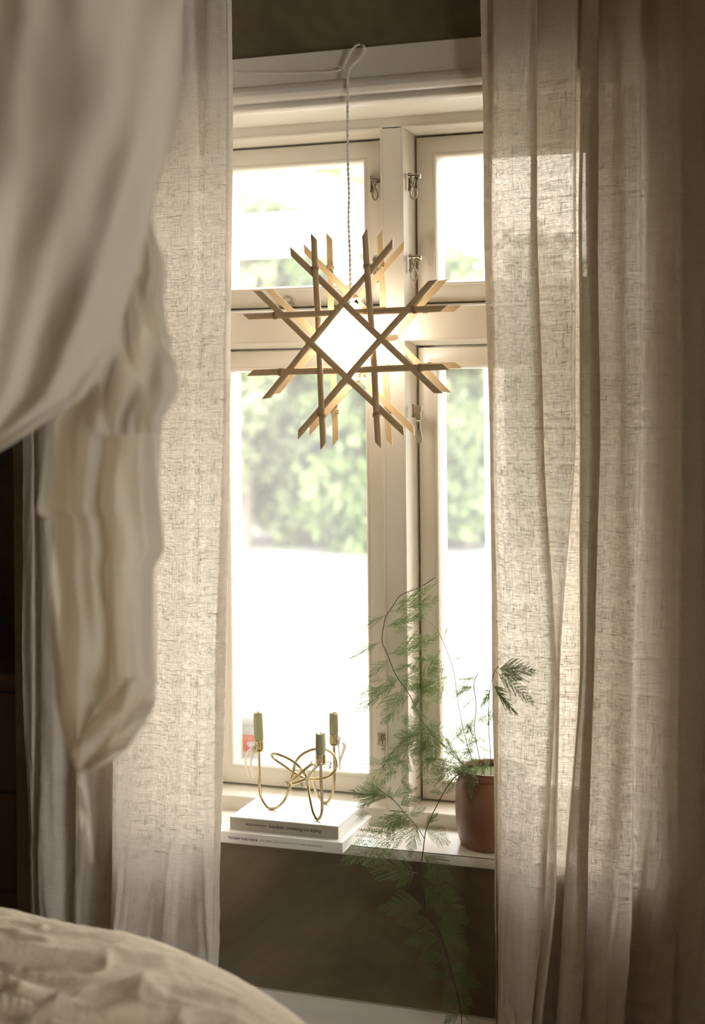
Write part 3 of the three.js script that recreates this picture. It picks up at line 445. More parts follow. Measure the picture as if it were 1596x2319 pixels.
// ---------------------------------------------------------------- candle holder
{
  const foot = (px, py) => { const r = ray(px, py), k = (BY2 + 0.0034 - EYE) / r.y; return r.multiplyScalar(k).add(camera.position); };
  const A = foot(616, 1831), B = foot(718, 1855), C = foot(736, 1817), mid = A.clone().add(B).add(C).divideScalar(3);
  const t = thing('candle_holder', 'knotted brass tube candle holder with three cups, standing on books', 'candle holder', [mid.x, BY2, mid.z]);
  const R = 0.0034, zs = (list) => list.map(([x, y, z]) => at(x, y, z));
  const zA = A.z, zB = B.z, zC = C.z, K = -0.012;
  const armA = zs([[586.5, 1698, zA - 0.005], [587, 1740, zA - 0.005], [587.5, 1780, zA - 0.004], [590, 1801, zA - 0.003], [598, 1819, zA - 0.002], [606, 1828, zA - 0.001]]).concat([A], zs([[626, 1829, zA], [637, 1821, zA], [647, 1807, K], [655, 1788, K], [659, 1770, K], [663, 1752, K - 0.004], [669, 1727, K - 0.01], [682, 1710, K - 0.018], [700, 1700, K - 0.022], [716, 1696, K - 0.022], [740, 1698, K - 0.016], [757, 1712, K - 0.004], [762, 1735, K + 0.008], [750, 1754, K + 0.014], [727, 1763, K + 0.010], [700, 1765, K + 0.002], [684, 1767, K - 0.006], [676, 1764, K - 0.010]]));
  const armB = zs([[726, 1730, zB - 0.002], [727, 1773, zB - 0.002], [729, 1815, zB - 0.001], [729, 1835, zB], [726, 1849, zB], [722, 1854, zB]]).concat([B], zs([[714, 1850, zB - 0.002], [709, 1839, zB - 0.006], [702, 1808, zB - 0.02], [697, 1780, zB - 0.034], [692, 1755, zB - 0.04], [681, 1739, K], [660, 1722, K], [638, 1711, K + 0.002], [621, 1706.5, K + 0.002], [615, 1710, K], [622, 1719, K - 0.004], [645, 1735, K - 0.008], [664, 1749, K - 0.012], [684, 1759, K - 0.014], [690, 1763, K - 0.012]]));
  const armC = zs([[756, 1685, zC], [757, 1740, zC], [755, 1785, zC], [752, 1800, zC], [746, 1811, zC], [741, 1816, zC]]).concat([C], zs([[729, 1814, zC + 0.002], [721, 1804, zC + 0.005], [713, 1785, zC + 0.012], [708, 1762, zC + 0.024], [710, 1744, zC + 0.036], [713, 1733, K - 0.004], [706, 1731, K + 0.010], [692, 1741, K + 0.014], [674, 1757, K + 0.016], [661, 1768, K + 0.014], [659, 1773, K + 0.010], [664, 1774, K + 0.008], [678, 1770, K + 0.008], [690, 1765, K + 0.004]]));
  for (const a of [armA, armB, armC]) part('arm', tube(a, R, 180, 10), M.brass, t);
  const cups = [[586.5, 1697, 1677, zA - 0.005, 21, 29], [726, 1729, 1707, zB - 0.002, 21.5, 24], [756, 1684, 1663, zC, 20, 27]];
  const candles = [['olive green candle stub in the left cup of brass holder', 584, 1613, 0], ['olive green candle stub in the front cup of brass holder', 725.5, 1660, 1], ['olive green candle stub in the back right cup, scratched with a pale line', 755, 1614.5, 2]];
  const k = (D) => D / FOCAL;
  cups.forEach(([x, yb, yt, z, w, tray], i) => {
    const b = at(x, yb, z), h = at(x, yt, z).y - b.y, r = w / 2 * k(3.2) * 1.1;
    const cup = new THREE.LatheGeometry([[0.002, -0.003], [0.004, -0.002], [r * 0.96, 0], [r, 0.001], [r, h - 0.001], [r + 0.0006, h], [r - 0.0004, h + 0.0004], [r - 0.0012, h], [r - 0.0014, 0.002], [0, 0.002]].map((p) => new THREE.Vector2(...p)), 28).translate(b.x, b.y, b.z);
    part('cup', cup, M.brass, t);
    const R2 = tray / 2 * k(3.2);
    const dish = new THREE.LatheGeometry([[0.003, 0], [R2 * 0.8, 0], [R2, 0.0018], [R2, 0.0026], [R2 * 0.8, 0.0012], [0.003, 0.0012]].map((p) => new THREE.Vector2(...p)), 28).translate(b.x + (i === 0 ? 0.003 : 0), b.y - 0.003, b.z);
    part('drip_tray', dish, M.brass, t);
    const [label, tx, ty] = candles[i], top = at(tx, ty, z), H = top.y - b.y - 0.003, cr = r - 0.0010;
    const c = thing('candle', label, 'candle', [b.x, b.y + 0.003, b.z], undefined);
    const wx = new THREE.LatheGeometry([[0, 0], [cr * 0.94, 0], [cr * 0.99, h], [cr * 1.06, h + 0.003], [cr * 1.05, H * 0.7], [cr * 1.0, H - 0.004], [cr * 0.94, H - 0.001], [cr * 0.8, H], [cr * 0.5, H - 0.0025], [0, H - 0.003]].map((p) => new THREE.Vector2(...p)), 28, 0), p = wx.attributes.position;
    for (let j = 0; j < p.count; j++) { const y = p.getY(j), a = Math.atan2(p.getZ(j), p.getX(j)), s = Math.max(0, (y - h) / (H - h)); p.setX(j, p.getX(j) + s * (top.x - b.x)); if (y > H * 0.8) p.setY(j, y + 0.0016 * Math.sin(a * 2 + i * 2) * (Math.hypot(p.getX(j), p.getZ(j)) / cr)); }
    wx.computeVertexNormals(); mesh('wax', wx, M.wax, c);
    mesh('wick', tube([V(top.x - b.x, H - 0.004, 0), V(top.x - b.x + 0.0004, H + 0.0005, 0.0005), V(top.x - b.x + 0.002, H + 0.0018, 0.001)], 0.0007, 8, 5), M.wick, c);
    if (i === 2) { const pts = []; for (let j = 0; j <= 10; j++) { const a = 0.35 + (2.79 - 0.35) * j / 10; pts.push(V(Math.cos(a) * (cr * 1.05 + 0.0002), H * 0.56 + 0.013 * (1 - j / 10), Math.sin(a) * (cr * 1.05 + 0.0002))); } mesh('thread', tube(pts, 0.0004, 20, 5), M.ribbon, c).userData.label = 'pale thread across the wax'; }
  });
  // ribbons tied round the cups
  let w0; const band = (pts, w, tw = 0) => { const c = new THREE.CatmullRomCurve3(pts, false, 'centripetal'); return sheet(3, 40, (s, q) => { const p = c.getPoint(q), a = tw * q; w0 = w * 1.35; return p.add(V((s - 0.5) * w0 * Math.cos(a), 0, (s - 0.5) * w0 * Math.sin(a))); }); };
  const bow = (label, px, strands, z) => { const o = at(px[0], px[1], z), r = thing('ribbon', label, 'ribbon', [o.x, o.y, o.z]); const kn = new THREE.SphereGeometry(0.0036, 12, 8); kn.scale(1.1, 0.8, 0.9); mesh('knot', kn, M.ribbon, r); for (const [n, pts, w, tw] of strands) part(n, band(pts.map(([x, y, dz]) => at(x, y, z + dz)), w, tw), M.ribbon, r); };
  bow('pale ribbon tied to left cup, both ends hanging straight', [572, 1694], [['loop', [[572, 1694, 0], [576, 1689, 0.004], [581, 1692, 0.006], [580, 1703, 0.006], [575, 1705, 0.004], [572, 1696, 0.002]], 0.004, 0.6], ['tail', [[572, 1694, 0], [566, 1697, 0], [558, 1708, 0], [556, 1727, 0], [559, 1745, 0], [563, 1760, 0]], 0.004, 0.5], ['tail', [[572, 1694, 0.001], [570, 1708, 0.003], [568, 1728, 0.002], [570, 1748, 0.001], [574, 1763, 0]], 0.0065, 0.7]], zA + 0.004);
  bow('pale ribbon tied in a bow round front cup', [727, 1731], [['loop', [[727, 1731, 0], [716, 1725, 0.003], [707, 1724, 0.004], [704, 1730, 0.004], [711, 1734, 0.003], [727, 1732, 0.001]], 0.004, 0.6], ['loop', [[727, 1731, 0], [738, 1728, 0.003], [747, 1725, 0.003], [749, 1731, 0.003], [740, 1734, 0.002], [727, 1732, 0.001]], 0.004, 0.6], ['tail', [[725, 1731, 0.001], [714, 1740, 0.003], [702, 1752, 0.003], [694, 1766, 0.002], [694, 1779, 0.001]], 0.005, 0.5], ['tail', [[729, 1731, 0.001], [742, 1733, 0.003], [748, 1735, 0.004], [746, 1741, 0.004]], 0.005, 0.5]], zB + 0.011);
  bow('pale ribbon curling down from back right cup', [766, 1682], [['loop', [[766, 1682, 0], [769, 1676, 0.002], [768, 1669, 0.002], [764, 1672, 0.002], [766, 1681, 0]], 0.004, 0.4], ['tail', [[766, 1682, 0], [775, 1682, 0.003], [780, 1689, 0.003], [777, 1702, 0.002], [770, 1722, 0.001], [769, 1743, 0]], 0.007, 0.8], ['tail', [[766, 1682, 0], [767, 1700, 0], [769, 1724, 0]], 0.003, 0.2]], zC + 0.006);
}

// ---------------------------------------------------------------- potted asparagus fern
{
  const base = (() => { const c = at(1115, 1922, -0.07); return V(c.x, 0.5622, c.z); })(), H = 0.168;
  const fern = thing('potted_fern', 'feathery asparagus fern in brown glazed pot on right of sill', 'potted plant', base.toArray());
  const prof = [[0, 0], [0.064, 0], [0.070, 0.004], [0.0775, 0.030], [0.081, 0.065], [0.0815, 0.095], [0.0795, 0.125], [0.0765, 0.140], [0.0735, 0.146], [0.0735, 0.150], [0.0765, 0.153], [0.0775, 0.157], [0.0765, 0.161], [0.0745, 0.163], [0.0755, 0.166], [0.0755, 0.169], [0.0735, H], [0.070, 0.168], [0.068, 0.160], [0.066, 0.145], [0, 0.143]];
  mesh('pot', new THREE.LatheGeometry(new THREE.SplineCurve(prof.map((p) => new THREE.Vector2(...p))).getPoints(140), 64), M.pot, fern);
  const so = new THREE.CylinderGeometry(0.068, 0.066, 0.012, 40, 4), sp = so.attributes.position; for (let i = 0; i < sp.count; i++) if (sp.getY(i) > 0) sp.setY(i, sp.getY(i) + 0.004 * N(sp.getX(i) * 90, sp.getZ(i) * 90)); so.computeVertexNormals(); mesh('soil', so.translate(0, 0.148, 0), M.soil, fern);
  // a frond: rachis along +x, side branchlets in the xy plane, each set with fine needles
  function frondGeo(L, pairs, full, sag, airy = 0) {
    const pos = [], tri = (a, b, c) => pos.push(a.x, a.y, a.z, b.x, b.y, b.z, c.x, c.y, c.z);
    const wire = (a, b, r) => { const d = b.clone().sub(a).normalize(), u = Math.abs(d.z) < 0.9 ? V(0, 0, 1).cross(d).normalize() : V(1, 0, 0), v = d.clone().cross(u); for (let k = 0; k < 3; k++) { const p = (i) => u.clone().multiplyScalar(Math.cos(i * 2.0944) * r).addScaledVector(v, Math.sin(i * 2.0944) * r), p0 = p(k), p1 = p(k + 1); tri(a.clone().add(p0), a.clone().add(p1), b.clone().add(p1)); tri(a.clone().add(p0), b.clone().add(p1), b.clone().add(p0)); } };
    const needle = (o, d, len) => { const w = V(rr(-1, 1), rr(-1, 1), rr(-1, 1)).cross(d).normalize().multiplyScalar(0.00040), m = o.clone().addScaledVector(d, len * 0.45), e = o.clone().addScaledVector(d, len); tri(o, m.clone().add(w), e); tri(o, e, m.clone().sub(w)); };
    const spine = (t) => V(L * t, -sag * L * t * t, 0.05 * L * Math.sin(t * 2.2));
    for (let i = 0; i < 16; i++) wire(spine(i / 16), spine((i + 1) / 16), 0.00042 * (1.3 - i / 16));
    for (let i = 0; i < pairs * 2; i++) {
      const t = 0.08 + 0.80 * i / (pairs * 2), side = i % 2 ? 1 : -1, o = spine(t);
      const bl = L * full * (Math.pow(Math.max(0, 1 - t * 1.12), 1.1) * (0.62 + 0.38 * smooth(0.05, 0.22, t))) * rr(0.8, 1.15) + 0.004, ang = rr(0.8, 1.05) - 0.25 * t;
      const dir = V(Math.cos(ang), side * Math.sin(ang), rr(-0.22, 0.22)).normalize(), nS = Math.max(3, Math.round(bl / (airy ? 0.0026 : 0.0016))); let prev = o;
      for (let j = 1; j <= nS; j++) {
        const s = j / nS, p = o.clone().addScaledVector(dir, bl * s).add(V(bl * 0.18 * s * s, -sag * bl * 0.6 * s * s, 0)); if (j % 3 === 0 || j === nS) { wire(prev, p, 0.00026); prev = p; }
        for (const e of [1, -1]) for (let r = 0; r < (airy ? 2 : 3); r++) { const q = V(dir.x, dir.y, 0).normalize(), nd = q.clone().multiplyScalar(0.75).add(V(-q.y * e, q.x * e, 0).multiplyScalar(rr(0.5, 1))).add(V(0, 0, rr(-0.55, 0.55))).normalize(); needle(p, nd, rr(0.0026, 0.0046) * (airy ? 1.5 : 1) * (1.1 - 0.5 * s)); }
      }
    }
    const g = new THREE.BufferGeometry().setAttribute('position', new THREE.Float32BufferAttribute(pos, 3)); g.computeVertexNormals(); return g;
  }
  const kinds = [[0.09, 12, 0.50, 0.05], [0.09, 14, 0.42, 0.14], [0.09, 13, 0.58, 0.0], [0.09, 11, 0.36, 0.22], [0.09, 15, 0.46, 0.1], [0.09, 12, 0.52, 0.1, 1], [0.09, 10, 0.44, 0.2, 1], [0.09, 13, 0.58, 0.05, 1]].map((a) => frondGeo(...a));
  let kind = 0, airyOnes = false;
  // base pixel and depth, tip pixel and depth, how far the flat of the frond turns away from the room
  function frond(bx, by, bz, tx, ty, tz, roll, wide = 1) {
    const a = at(bx, by, bz), b = at(tx, ty, tz), x = b.clone().sub(a), L = x.length(); x.normalize();
    const view = camera.position.clone().sub(a).normalize(), n = view.addScaledVector(x, -view.dot(x)).normalize().applyAxisAngle(x, roll), y = n.clone().cross(x);
    if (y.y < 0) { y.negate(); n.negate(); }
    const m = mesh('frond', airyOnes ? kinds[5 + kind++ % 3] : kinds[kind++ % 5], M.frond, fern), s = L / 0.09;
    m.matrixAutoUpdate = true; m.quaternion.setFromRotationMatrix(new THREE.Matrix4().makeBasis(x, y, n)); m.scale.set(s, s * wide, (s + 1) / 2); m.position.copy(a).sub(fern.position);
  }
  const stem = (pts, r, mat) => part('stem', tube(pts.map((p) => at(...p)), r, 60, 6), mat, fern);
  stem([[1085, 1768, -0.06], [1055, 1738, -0.05], [1010, 1695, -0.03], [960, 1638, -0.01], [925, 1570, 0], [897, 1530, 0.005], [877, 1482, 0.005], [865, 1453, 0.005], [868, 1422, 0.005], [875, 1393, 0.005], [888, 1375, 0], [905, 1350, -0.01], [950, 1330, -0.02], [985, 1308, -0.02]], 0.0009, M.stem);
  stem([[1090, 1768, -0.08], [1062, 1700, -0.08], [1040, 1610, -0.08], [1026, 1515, -0.08], [1010, 1470, -0.08], [997, 1440, -0.08], [985, 1418, -0.08], [950, 1394, -0.07]], 0.0008, M.greenStem);
  stem([[1100, 1768, -0.05], [1090, 1735, -0.05], [1078, 1680, -0.05], [1074, 1650, -0.05], [1078, 1600, -0.05], [1073, 1545, -0.05], [1082, 1525, -0.05]], 0.0009, M.stem);
  stem([[1112, 1768, -0.05], [1110, 1700, -0.03], [1106, 1640, 0.02], [1108, 1570, 0.07], [1118, 1525, 0.12], [1128, 1508, 0.165]], 0.0008, M.stem);
  stem([[1095, 1768, -0.04], [1060, 1742, -0.02], [1030, 1760, 0.0], [1008, 1790, 0.02], [985, 1832, 0.04], [965, 1878, 0.052], [958, 1925, 0.058], [953, 1960, 0.058], [951, 1982, 0.058], [958, 2024, 0.06], [965, 2050, 0.06], [985, 2088, 0.062], [1000, 2125, 0.062], [1012, 2165, 0.06], [1022, 2205, 0.06], [1034, 2245, 0.058], [1044, 2300, 0.055], [1046, 2340, 0.05]], 0.0011, M.stem);
  stem([[961, 1900, 0.055], [945, 1874, 0.05], [920, 1846, 0.045], [895, 1816, 0.04], [878, 1802, 0.035], [852, 1783, 0.03]], 0.0008, M.stem);
  stem([[1080, 1768, -0.07], [1040, 1720, -0.07], [985, 1640, -0.07], [940, 1570, -0.06], [925, 1550, -0.06]], 0.0007, M.greenStem);
  stem([[1075, 1768, -0.06], [1020, 1700, -0.04], [960, 1660, -0.02], [900, 1690, 0], [865, 1740, 0.005]], 0.0007, M.stem);
  const F = [
    // arching stem, upper left
    [862, 1452, 0.005, 780, 1490, 0.02, 1.15, 0.7], [872, 1393, 0.005, 802, 1420, 0.015, 1.1, 0.8], [868, 1420, 0.005, 968, 1385, -0.02, 1.05, 0.8], [877, 1482, 0.005, 998, 1430, -0.03, 0.95, 0.8], [890, 1372, 0, 992, 1308, -0.03, 1.25, 0.7], [884, 1385, 0, 1000, 1345, -0.03, 0.9, 0.9],
    [880, 1492, 0.005, 826, 1532, 0.02, 0.8, 0.9], [907, 1545, 0, 1018, 1478, -0.04, 0.45, 0.9], [903, 1538, 0, 786, 1612, 0.03, 1.0, 0.8], [918, 1558, 0, 852, 1642, 0.03, 0.5, 0.9], [898, 1530, 0, 960, 1545, -0.04, 0.6, 0.9], [915, 1552, 0, 1000, 1560, -0.03, 0.8, 0.8], [930, 1575, 0, 868, 1590, 0.02, 0.7, 0.9], [900, 1535, 0, 842, 1568, 0.02, 0.7, 0.9], [940, 1590, 0, 985, 1500, -0.03, 0.5, 0.8],
    // back green stem
    [990, 1432, -0.08, 886, 1482, -0.06, 0.9, 0.8], [1020, 1498, -0.08, 1058, 1478, -0.08, 1.0, 0.7], [1026, 1520, -0.08, 958, 1600, -0.06, 0.6, 0.8], [950, 1394, -0.07, 905, 1402, -0.06, 0.9, 0.8], [1004, 1455, -0.08, 1010, 1400, -0.09, 1.0, 0.6], [1030, 1540, -0.08, 1080, 1530, -0.09, 1.0, 0.8],
    // dark knot in the middle
    [962, 1640, -0.01, 930, 1738, 0.02, 0.4, 0.9], [968, 1645, -0.01, 1000, 1738, 0.0, 0.5, 0.9], [958, 1632, -0.01, 898, 1690, 0.03, 0.5, 0.9], [975, 1655, -0.01, 940, 1622, 0.03, 0.4, 1.0], [985, 1668, -0.02, 990, 1625, 0.02, 0.6, 1], [980, 1660, -0.02, 925, 1712, 0.03, 0.6, 0.9], [965, 1645, -0.01, 1008, 1668, 0.02, 0.6, 0.9], [950, 1625, -0.01, 975, 1700, 0.03, 0.7, 0.8],
    // feathery haze above the sill, left of the pot
    [940, 1668, -0.01, 868, 1722, 0.02, 0.6, 0.8], [905, 1688, 0, 852, 1782, 0.02, 0.7, 0.8], [930, 1674, -0.01, 900, 1770, 0.02, 0.8, 0.8], [965, 1662, -0.02, 884, 1662, 0.02, 0.9, 0.8], [990, 1678, -0.03, 935, 1768, 0.02, 0.8, 0.8], [870, 1735, 0.005, 812, 1778, 0.02, 0.7, 0.8], [1008, 1694, -0.04, 1045, 1640, -0.06, 0.8, 0.9],
    // twigs over the pot
    [1073, 1545, -0.05, 1012, 1578, -0.03, 0.8, 0.9], [1080, 1527, -0.05, 1040, 1545, -0.03, 0.9, 0.8], [1076, 1625, -0.05, 1020, 1662, -0.03, 0.6, 0.9], [1076, 1618, -0.05, 1114, 1640, -0.04, 0.7, 0.9], [1075, 1650, -0.05, 1026, 1690, -0.03, 0.8, 0.9], [1080, 1690, -0.05, 1118, 1700, -0.04, 0.8, 0.8], [1078, 1680, -0.05, 1030, 1730, -0.03, 0.7, 0.8], [1076, 1640, -0.05, 1106, 1605, -0.04, 0.9, 0.8], [1106, 1650, 0.01, 1120, 1590, 0.03, 1.0, 0.7],
    [1050, 1735, -0.04, 945, 1768, 0.0, 0.7, 0.9], [1055, 1735, -0.04, 962, 1735, 0.0, 0.7, 0.9], [1045, 1732, -0.03, 1090, 1776, 0.03, 0.6, 0.8], [1062, 1752, 0.01, 1072, 1812, 0.035, 0.9, 0.5], [1035, 1725, -0.04, 990, 1790, 0.01, 0.7, 0.8], [1060, 1740, -0.04, 1010, 1700, -0.02, 0.6, 0.9], [1085, 1745, -0.05, 1060, 1690, -0.05, 0.7, 0.8],
    // in front of the right curtain
    [1126, 1512, 0.165, 1224, 1516, 0.20, 0.75, 0.8], [1122, 1520, 0.155, 1226, 1584, 0.20, 0.55, 0.75], [1114, 1548, 0.10, 1182, 1618, 0.19, 1.1, 0.5], [1126, 1510, 0.165, 1190, 1540, 0.18, 0.3, 0.8], [1112, 1560, 0.085, 1080, 1600, 0.05, 0.9, 0.7],
    // spray over the books and sill
    [940, 1866, 0.05, 756, 1946, 0.135, 0.55, 0.75], [915, 1842, 0.045, 822, 1885, 0.115, 0.5, 0.9], [905, 1830, 0.045, 868, 1900, 0.08, 0.5, 0.9], [962, 1873, 0.052, 1028, 1908, 0.08, 0.3, 0.85], [944, 1864, 0.05, 916, 1948, 0.085, 0.4, 0.8], [885, 1806, 0.04, 782, 1786, 0.06, 0.7, 0.85], [884, 1804, 0.04, 948, 1776, 0.03, 0.8, 0.8], [902, 1824, 0.043, 955, 1796, 0.03, 0.6, 0.9], [862, 1788, 0.03, 800, 1830, 0.06, 0.7, 0.8], [925, 1850, 0.045, 965, 1822, 0.04, 0.7, 0.8], [962, 1870, 0.052, 992, 1835, 0.05, 0.8, 0.8], [935, 1860, 0.05, 880, 1868, 0.08, 0.3, 0.9], [1005, 1795, 0.02, 970, 1788, 0.04, 0.8, 0.8],
    // trailing stem before the wall
    [950, 1978, 0.058, 806, 1942, 0.08, 0.25, 0.75], [940, 1975, 0.058, 890, 2006, 0.085, 0.2, 0.9], [958, 1932, 0.058, 1030, 2000, 0.085, 0.3, 0.85], [955, 1982, 0.058, 1018, 1976, 0.08, 0.2, 0.9], [964, 2050, 0.06, 848, 2048, 0.085, 0.2, 0.9], [961, 2018, 0.06, 1076, 2094, 0.085, 0.2, 0.75], [961, 2016, 0.06, 1040, 2010, 0.085, 0.15, 0.9], [960, 2010, 0.06, 1008, 2060, 0.085, 0.2, 1.0],
    [990, 2100, 0.062, 892, 2072, 0.085, 0.25, 0.8], [992, 2100, 0.062, 1074, 2152, 0.085, 0.2, 0.9], [990, 2096, 0.062, 1050, 2078, 0.085, 0.2, 0.9], [998, 2124, 0.062, 908, 2124, 0.085, 0.2, 0.9], [1008, 2166, 0.06, 942, 2169, 0.085, 0.25, 0.85], [1020, 2204, 0.06, 960, 2207, 0.085, 0.3, 0.85], [1026, 2204, 0.06, 1097, 2229, 0.085, 0.25, 0.85], [1024, 2200, 0.06, 1050, 2178, 0.08, 0.3, 0.9],
    [1036, 2246, 0.058, 1080, 2276, 0.085, 0.25, 0.9], [1034, 2246, 0.058, 983, 2282, 0.085, 0.25, 0.85], [1042, 2275, 0.056, 1068, 2308, 0.08, 0.3, 0.9], [1042, 2285, 0.056, 998, 2318, 0.08, 0.3, 0.9], [1040, 2262, 0.056, 1000, 2262, 0.08, 0.3, 0.9],
  ];
  F.forEach((f, i) => { airyOnes = i < 52 || i >= 57 && i % 3 === 0 && i < 70; frond(...f); });
  // smaller sprays that fill the cloud: [px, py, spread, z, how many]
  airyOnes = true;
  for (const [cx, cy, sp, cz, n] of [[965, 1500, 50, -0.03, 9], [905, 1568, 50, 0.01, 10], [935, 1610, 46, 0.0, 8], [965, 1690, 42, 0.0, 9], [985, 1715, 40, 0.0, 6], [905, 1735, 48, 0.01, 9], [860, 1775, 36, 0.02, 5], [1050, 1655, 45, -0.05, 10], [1058, 1562, 38, -0.05, 6], [1010, 1742, 40, -0.01, 7], [1090, 1700, 30, -0.05, 5], [930, 1395, 50, -0.02, 5], [880, 1850, 50, 0.06, 4], [1110, 1560, 22, 0.03, 3], [1092, 1742, 26, -0.05, 9]])
    for (let i = 0; i < n; i++) { const a = rr(0, 6.28), q = Math.sqrt(rnd()) * sp, x = cx + Math.cos(a) * q, y = cy + Math.sin(a) * q, d = rr(-0.6, 3.5), l = rr(30, 60), z = cz + rr(-0.02, 0.02); frond(x, y, z, x + Math.cos(d) * l, y + Math.sin(d) * l * 0.8, z + rr(-0.01, 0.03), rr(0.3, 1.15), rr(0.65, 0.95)); }
}

// ---------------------------------------------------------------- card behind the glass, low left
{
  const a = at(538, 1622, -0.262), b = at(592, 1718, -0.262), w = b.x - a.x, h = a.y - b.y;
  const face = lettered(256, 448, (x, W, H) => {
    x.fillStyle = '#b9bbb6'; x.fillRect(0, 0, W, H * 0.42); x.fillStyle = '#8f918c'; x.font = 'bold 44px sans-serif'; fit(x, 'SMARTTELL', 34, 106, 190);
    x.fillStyle = '#c96a48'; x.fillRect(0, H * 0.42, W, H * 0.42); x.fillStyle = '#dba68f'; x.font = 'bold 46px sans-serif'; fit(x, 'US!', 74, 244, 90);
    x.fillStyle = '#c4c8c6'; x.beginPath(); x.ellipse(172, 300, 62, 34, 0.35, 0, 7); x.fill(); x.fillStyle = '#b85040'; x.beginPath(); x.ellipse(110, 340, 26, 20, 0.3, 0, 7); x.fill();
    x.fillStyle = '#c5c6c2'; x.fillRect(0, H * 0.84, W, H * 0.16); x.fillStyle = '#5b5850'; x.beginPath(); x.arc(64, H * 0.92, 9, 0, 7); x.fill();
  }, '#c5c6c2');
  const g = new RoundedBoxGeometry(w, h, 0.003, 2, 0.001), p = g.attributes.position, uv = g.attributes.uv; for (let i = 0; i < p.count; i++) uv.setXY(i, p.getX(i) / w + 0.5, p.getY(i) / h + 0.5);
  const m = mesh('window_card', g, P({ map: face, roughness: 0.6, transmission: 0.25, thickness: 0 })); m.position.set(a.x + w / 2, b.y + h / 2, -0.256); tag(m, 'grey and orange card stuck low on left pane behind the candle', 'card');
}

// ---------------------------------------------------------------- white garment in the foreground
{
  const g = thing('hanging_garment', 'ruffled white cotton garment hanging out of focus in left foreground', 'garment', atD(200, 300, 1.78).toArray());
  // a cloth between a left and a right outline (both by rows of the photograph), hung at forward distance D
  function drape(name, rows, D, folds, nu = 60, nv = 90, phase = 0) {
    const L = rows.map((r) => [r[0], r[1]]), R = rows.map((r) => [r[0], r[2]]), y0 = rows[0][0], y1 = rows[rows.length - 1][0];
    return part(name, sheet(nu, nv, (s, t) => {
      const py = y0 + (y1 - y0) * t, a = along(L, py), b = along(R, py), px = a + (b - a) * s;
      let d = D; for (const [amp, fu, fv, ph] of folds) d += amp * Math.sin(s * fu + t * fv + ph + 2.2 * N(s * 2, t * 2.4, phase));
      d += 0.010 * N(s * 5, t * 7, phase + 3) + 0.03 * N(s * 2.3, t * 2.6, phase + 9);
      return atD(px, py, d);
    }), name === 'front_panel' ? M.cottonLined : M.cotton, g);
  }
  drape('front_panel', [[-420, -180, 425], [0, -120, 416], [150, -120, 410], [250, -120, 402], [330, -120, 388], [400, -120, 366], [460, -120, 350], [540, -120, 330], [640, -120, 302], [750, -120, 270], [830, -120, 236], [900, -120, 190], [955, -120, 104], [990, -120, 52], [1024, -120, -4], [1034, -120, -60]], 1.72, [[0.012, 5, 3.5, 0], [0.006, 11, -6, 1], [0.005, 22, 7, 2]], 110, 130, 1);
  drape('ruffle', [[250, 250, 398], [325, 240, 390], [400, 240, 362], [462, 235, 350], [500, 230, 347], [545, 230, 355], [580, 230, 372], [615, 230, 379], [645, 225, 374], [690, 220, 371], [730, 215, 376], [790, 210, 389], [850, 205, 402], [880, 200, 405], [905, 195, 394], [945, 190, 370], [985, 190, 363]], 1.80, [[0.020, 10, 14, 0.6], [0.014, 22, -7, 2]], 70, 110, 2);
  drape('sleeve', [[840, 210, 372], [900, 170, 372], [945, 118, 370], [970, 108, 366], [1050, 99, 362], [1120, 90, 363], [1150, 84, 364], [1166, 88, 366], [1170, 103, 366], [1245, 106, 372], [1290, 107, 348], [1380, 110, 351], [1450, 113, 354], [1520, 118, 355], [1590, 125, 352], [1640, 136, 328], [1690, 150, 292], [1718, 160, 262], [1736, 168, 228], [1744, 182, 205]], 1.90, [[0.022, 13, 1.5, 0.3], [0.010, 27, -3, 1.2]], 80, 150, 3);
  drape('lining', [[860, 230, 330], [1000, 150, 340], [1200, 140, 345], [1400, 140, 340], [1560, 150, 330], [1650, 165, 300], [1700, 190, 262]], 1.96, [[0.016, 11, 2, 2.1]], 40, 80, 5);
  const tie = [[1728, 176, 195], [1780, 177, 198], [1850, 181, 203], [1900, 187, 207], [1935, 194, 209], [1956, 203, 209]];
  drape('cuff', [[1540, 262, 353], [1590, 232, 352], [1640, 192, 329], [1690, 158, 293], [1718, 160, 264], [1737, 168, 229], [1745, 182, 205]], 1.87, [[0.010, 9, 3, 0.4]], 50, 40, 6);
  drape('tie', tie, 1.90, [[0.003, 2, 3, 0]], 6, 40, 7);
  part('hanger', tube([atD(-150, -430, 1.78), atD(60, -470, 1.78), atD(200, -500, 1.78), atD(200, -560, 1.78), V(atD(200, -560, 1.78).x, TOP, atD(200, -560, 1.78).z)], 0.004, 60, 8), M.steel, g);
}

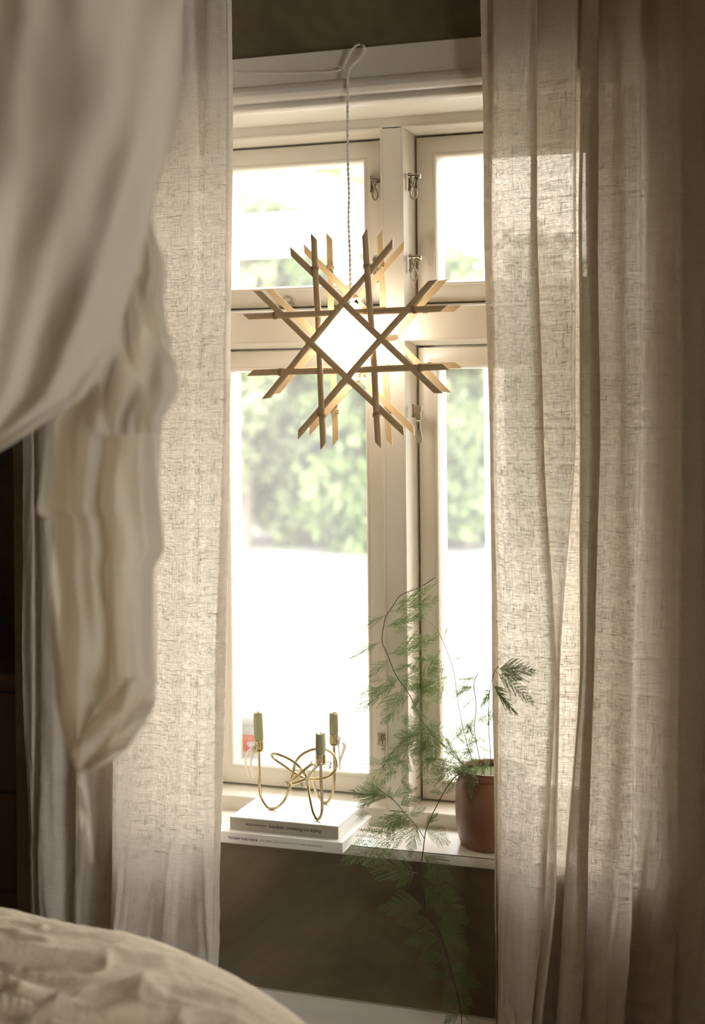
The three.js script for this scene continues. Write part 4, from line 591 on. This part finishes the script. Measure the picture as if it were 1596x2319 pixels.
// ---------------------------------------------------------------- bed with duvet, bottom left
{
  const bx = -1.50, bz = 1.90, hx = 1.16, hz = 1.2, R = 0.21, top = 0.706;
  const bed = thing('bed', 'low bed mostly out of frame beneath the rumpled duvet', 'bed', [-1.75, 0, 1.95]);
  part('mattress', box(-2.55, -0.95, 0.14, 0.29, 1.10, 2.8, 0.03), M.page, bed); part('bed_base', box(-2.55, -0.95, 0.06, 0.14, 1.10, 2.8, 0.01), M.black, bed);
  for (const x of [-2.5, -1.0]) for (const z of [1.15, 2.75]) part('leg', box(x - 0.025, x + 0.025, 0, 0.06, z - 0.025, z + 0.025), M.black, bed);
  const geo = sheet(420, 420, (s, t) => {
    // polar-like map of a rounded slab: r to 1 is the flat top, beyond that it rolls over the side
    let u = (s - 0.5) * 2, v = (t - 0.5) * 2; const k = Math.max(Math.abs(u), Math.abs(v)), c = Math.hypot(u, v) || 1e-6, r = k; const mx = u / c * r, mz = v / c * r; // square to disc
    const sq = (a, b) => { const n = Math.pow(Math.pow(Math.abs(a), 2.4) + Math.pow(Math.abs(b), 2.4), 1 / 2.4) || 1e-6; return Math.hypot(a, b) / n; };
    const q = sq(mx, mz), ex = mx * q, ez = mz * q;
    let over = Math.max(0, r - 0.62) / 0.38, out = Math.min(r, 0.62) / 0.62;
    const ang = over * 1.75, rad = 1 - R + (over > 0 ? R * Math.sin(Math.min(ang, Math.PI / 2)) : 0), dirx = r > 1e-6 ? ex / r : 0, dirz = r > 1e-6 ? ez / r : 0;
    const far = over > 0 ? rad : (1 - R) * out;
    const x = bx + dirx * far * hx, z = bz + dirz * far * hz;
    let y = over > 0 ? top - 0.28 * (1 - Math.cos(Math.min(ang, Math.PI / 2))) - Math.max(0, ang - Math.PI / 2) * 0.4 : top;
    const wr = (a, b) => 1 - Math.abs(N(a, b, 4)) * 2;
    const fade = 1 - 0.92 * smooth(0.46, 0.72, r);
    const wx = x + 0.12 * N(x * 2, z * 2, 9), wz = z + 0.12 * N(x * 2, z * 2, 19);
    const bump = fade * (0.034 * Math.pow(Math.max(0, wr(wx * 2.6 + wz * 1.2, wz * 6.5)), 2.5) + 0.022 * Math.pow(Math.max(0, wr(wx * 6 + 3, wz * 12 + wx * 4)), 2.5)) - 0.02 + 0.014 * N(x * 3, z * 3, 2) + 0.006 * fade * N(x * 14, z * 24, 7) + 0.0025 * N(x * 40, z * 60, 17);
    return V(x + dirx * bump * over, y + bump * (1 - over * 0.5), z + dirz * bump * over);
  }, (s, t, p) => [p.x, p.z]);
  const d = mesh('duvet', geo, M.duvet); tag(d, 'puffy rumpled beige duvet rounding off at bottom left of the room', 'duvet');
}

// chest of drawers in the alcove
{
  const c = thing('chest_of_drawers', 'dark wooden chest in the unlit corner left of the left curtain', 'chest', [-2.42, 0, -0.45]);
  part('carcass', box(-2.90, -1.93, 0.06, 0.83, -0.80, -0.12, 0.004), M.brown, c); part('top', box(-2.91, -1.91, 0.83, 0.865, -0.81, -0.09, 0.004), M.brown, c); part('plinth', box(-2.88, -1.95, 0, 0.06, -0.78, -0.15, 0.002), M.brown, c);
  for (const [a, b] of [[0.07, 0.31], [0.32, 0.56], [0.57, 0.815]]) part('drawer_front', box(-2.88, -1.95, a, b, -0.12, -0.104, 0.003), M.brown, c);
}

// wardrobe right of the frame: it keeps the right curtain in the dark
{
  const w = thing('wardrobe', 'tall dark wardrobe standing out of frame right of the curtain', 'wardrobe', [0.32, 0, 0.44]);
  part('carcass', box(0.02, 0.62, 0.05, 2.3, 0.16, 0.72, 0.004), M.brown, w); part('plinth', box(0.04, 0.62, 0, 0.05, 0.18, 0.70, 0.002), M.black, w);
  for (const [a, b] of [[0.165, 0.438], [0.442, 0.715]]) part('door', box(0.0, 0.02, 0.07, 2.28, a, b, 0.003), M.brown, w);
}

renderer.render(scene, camera);
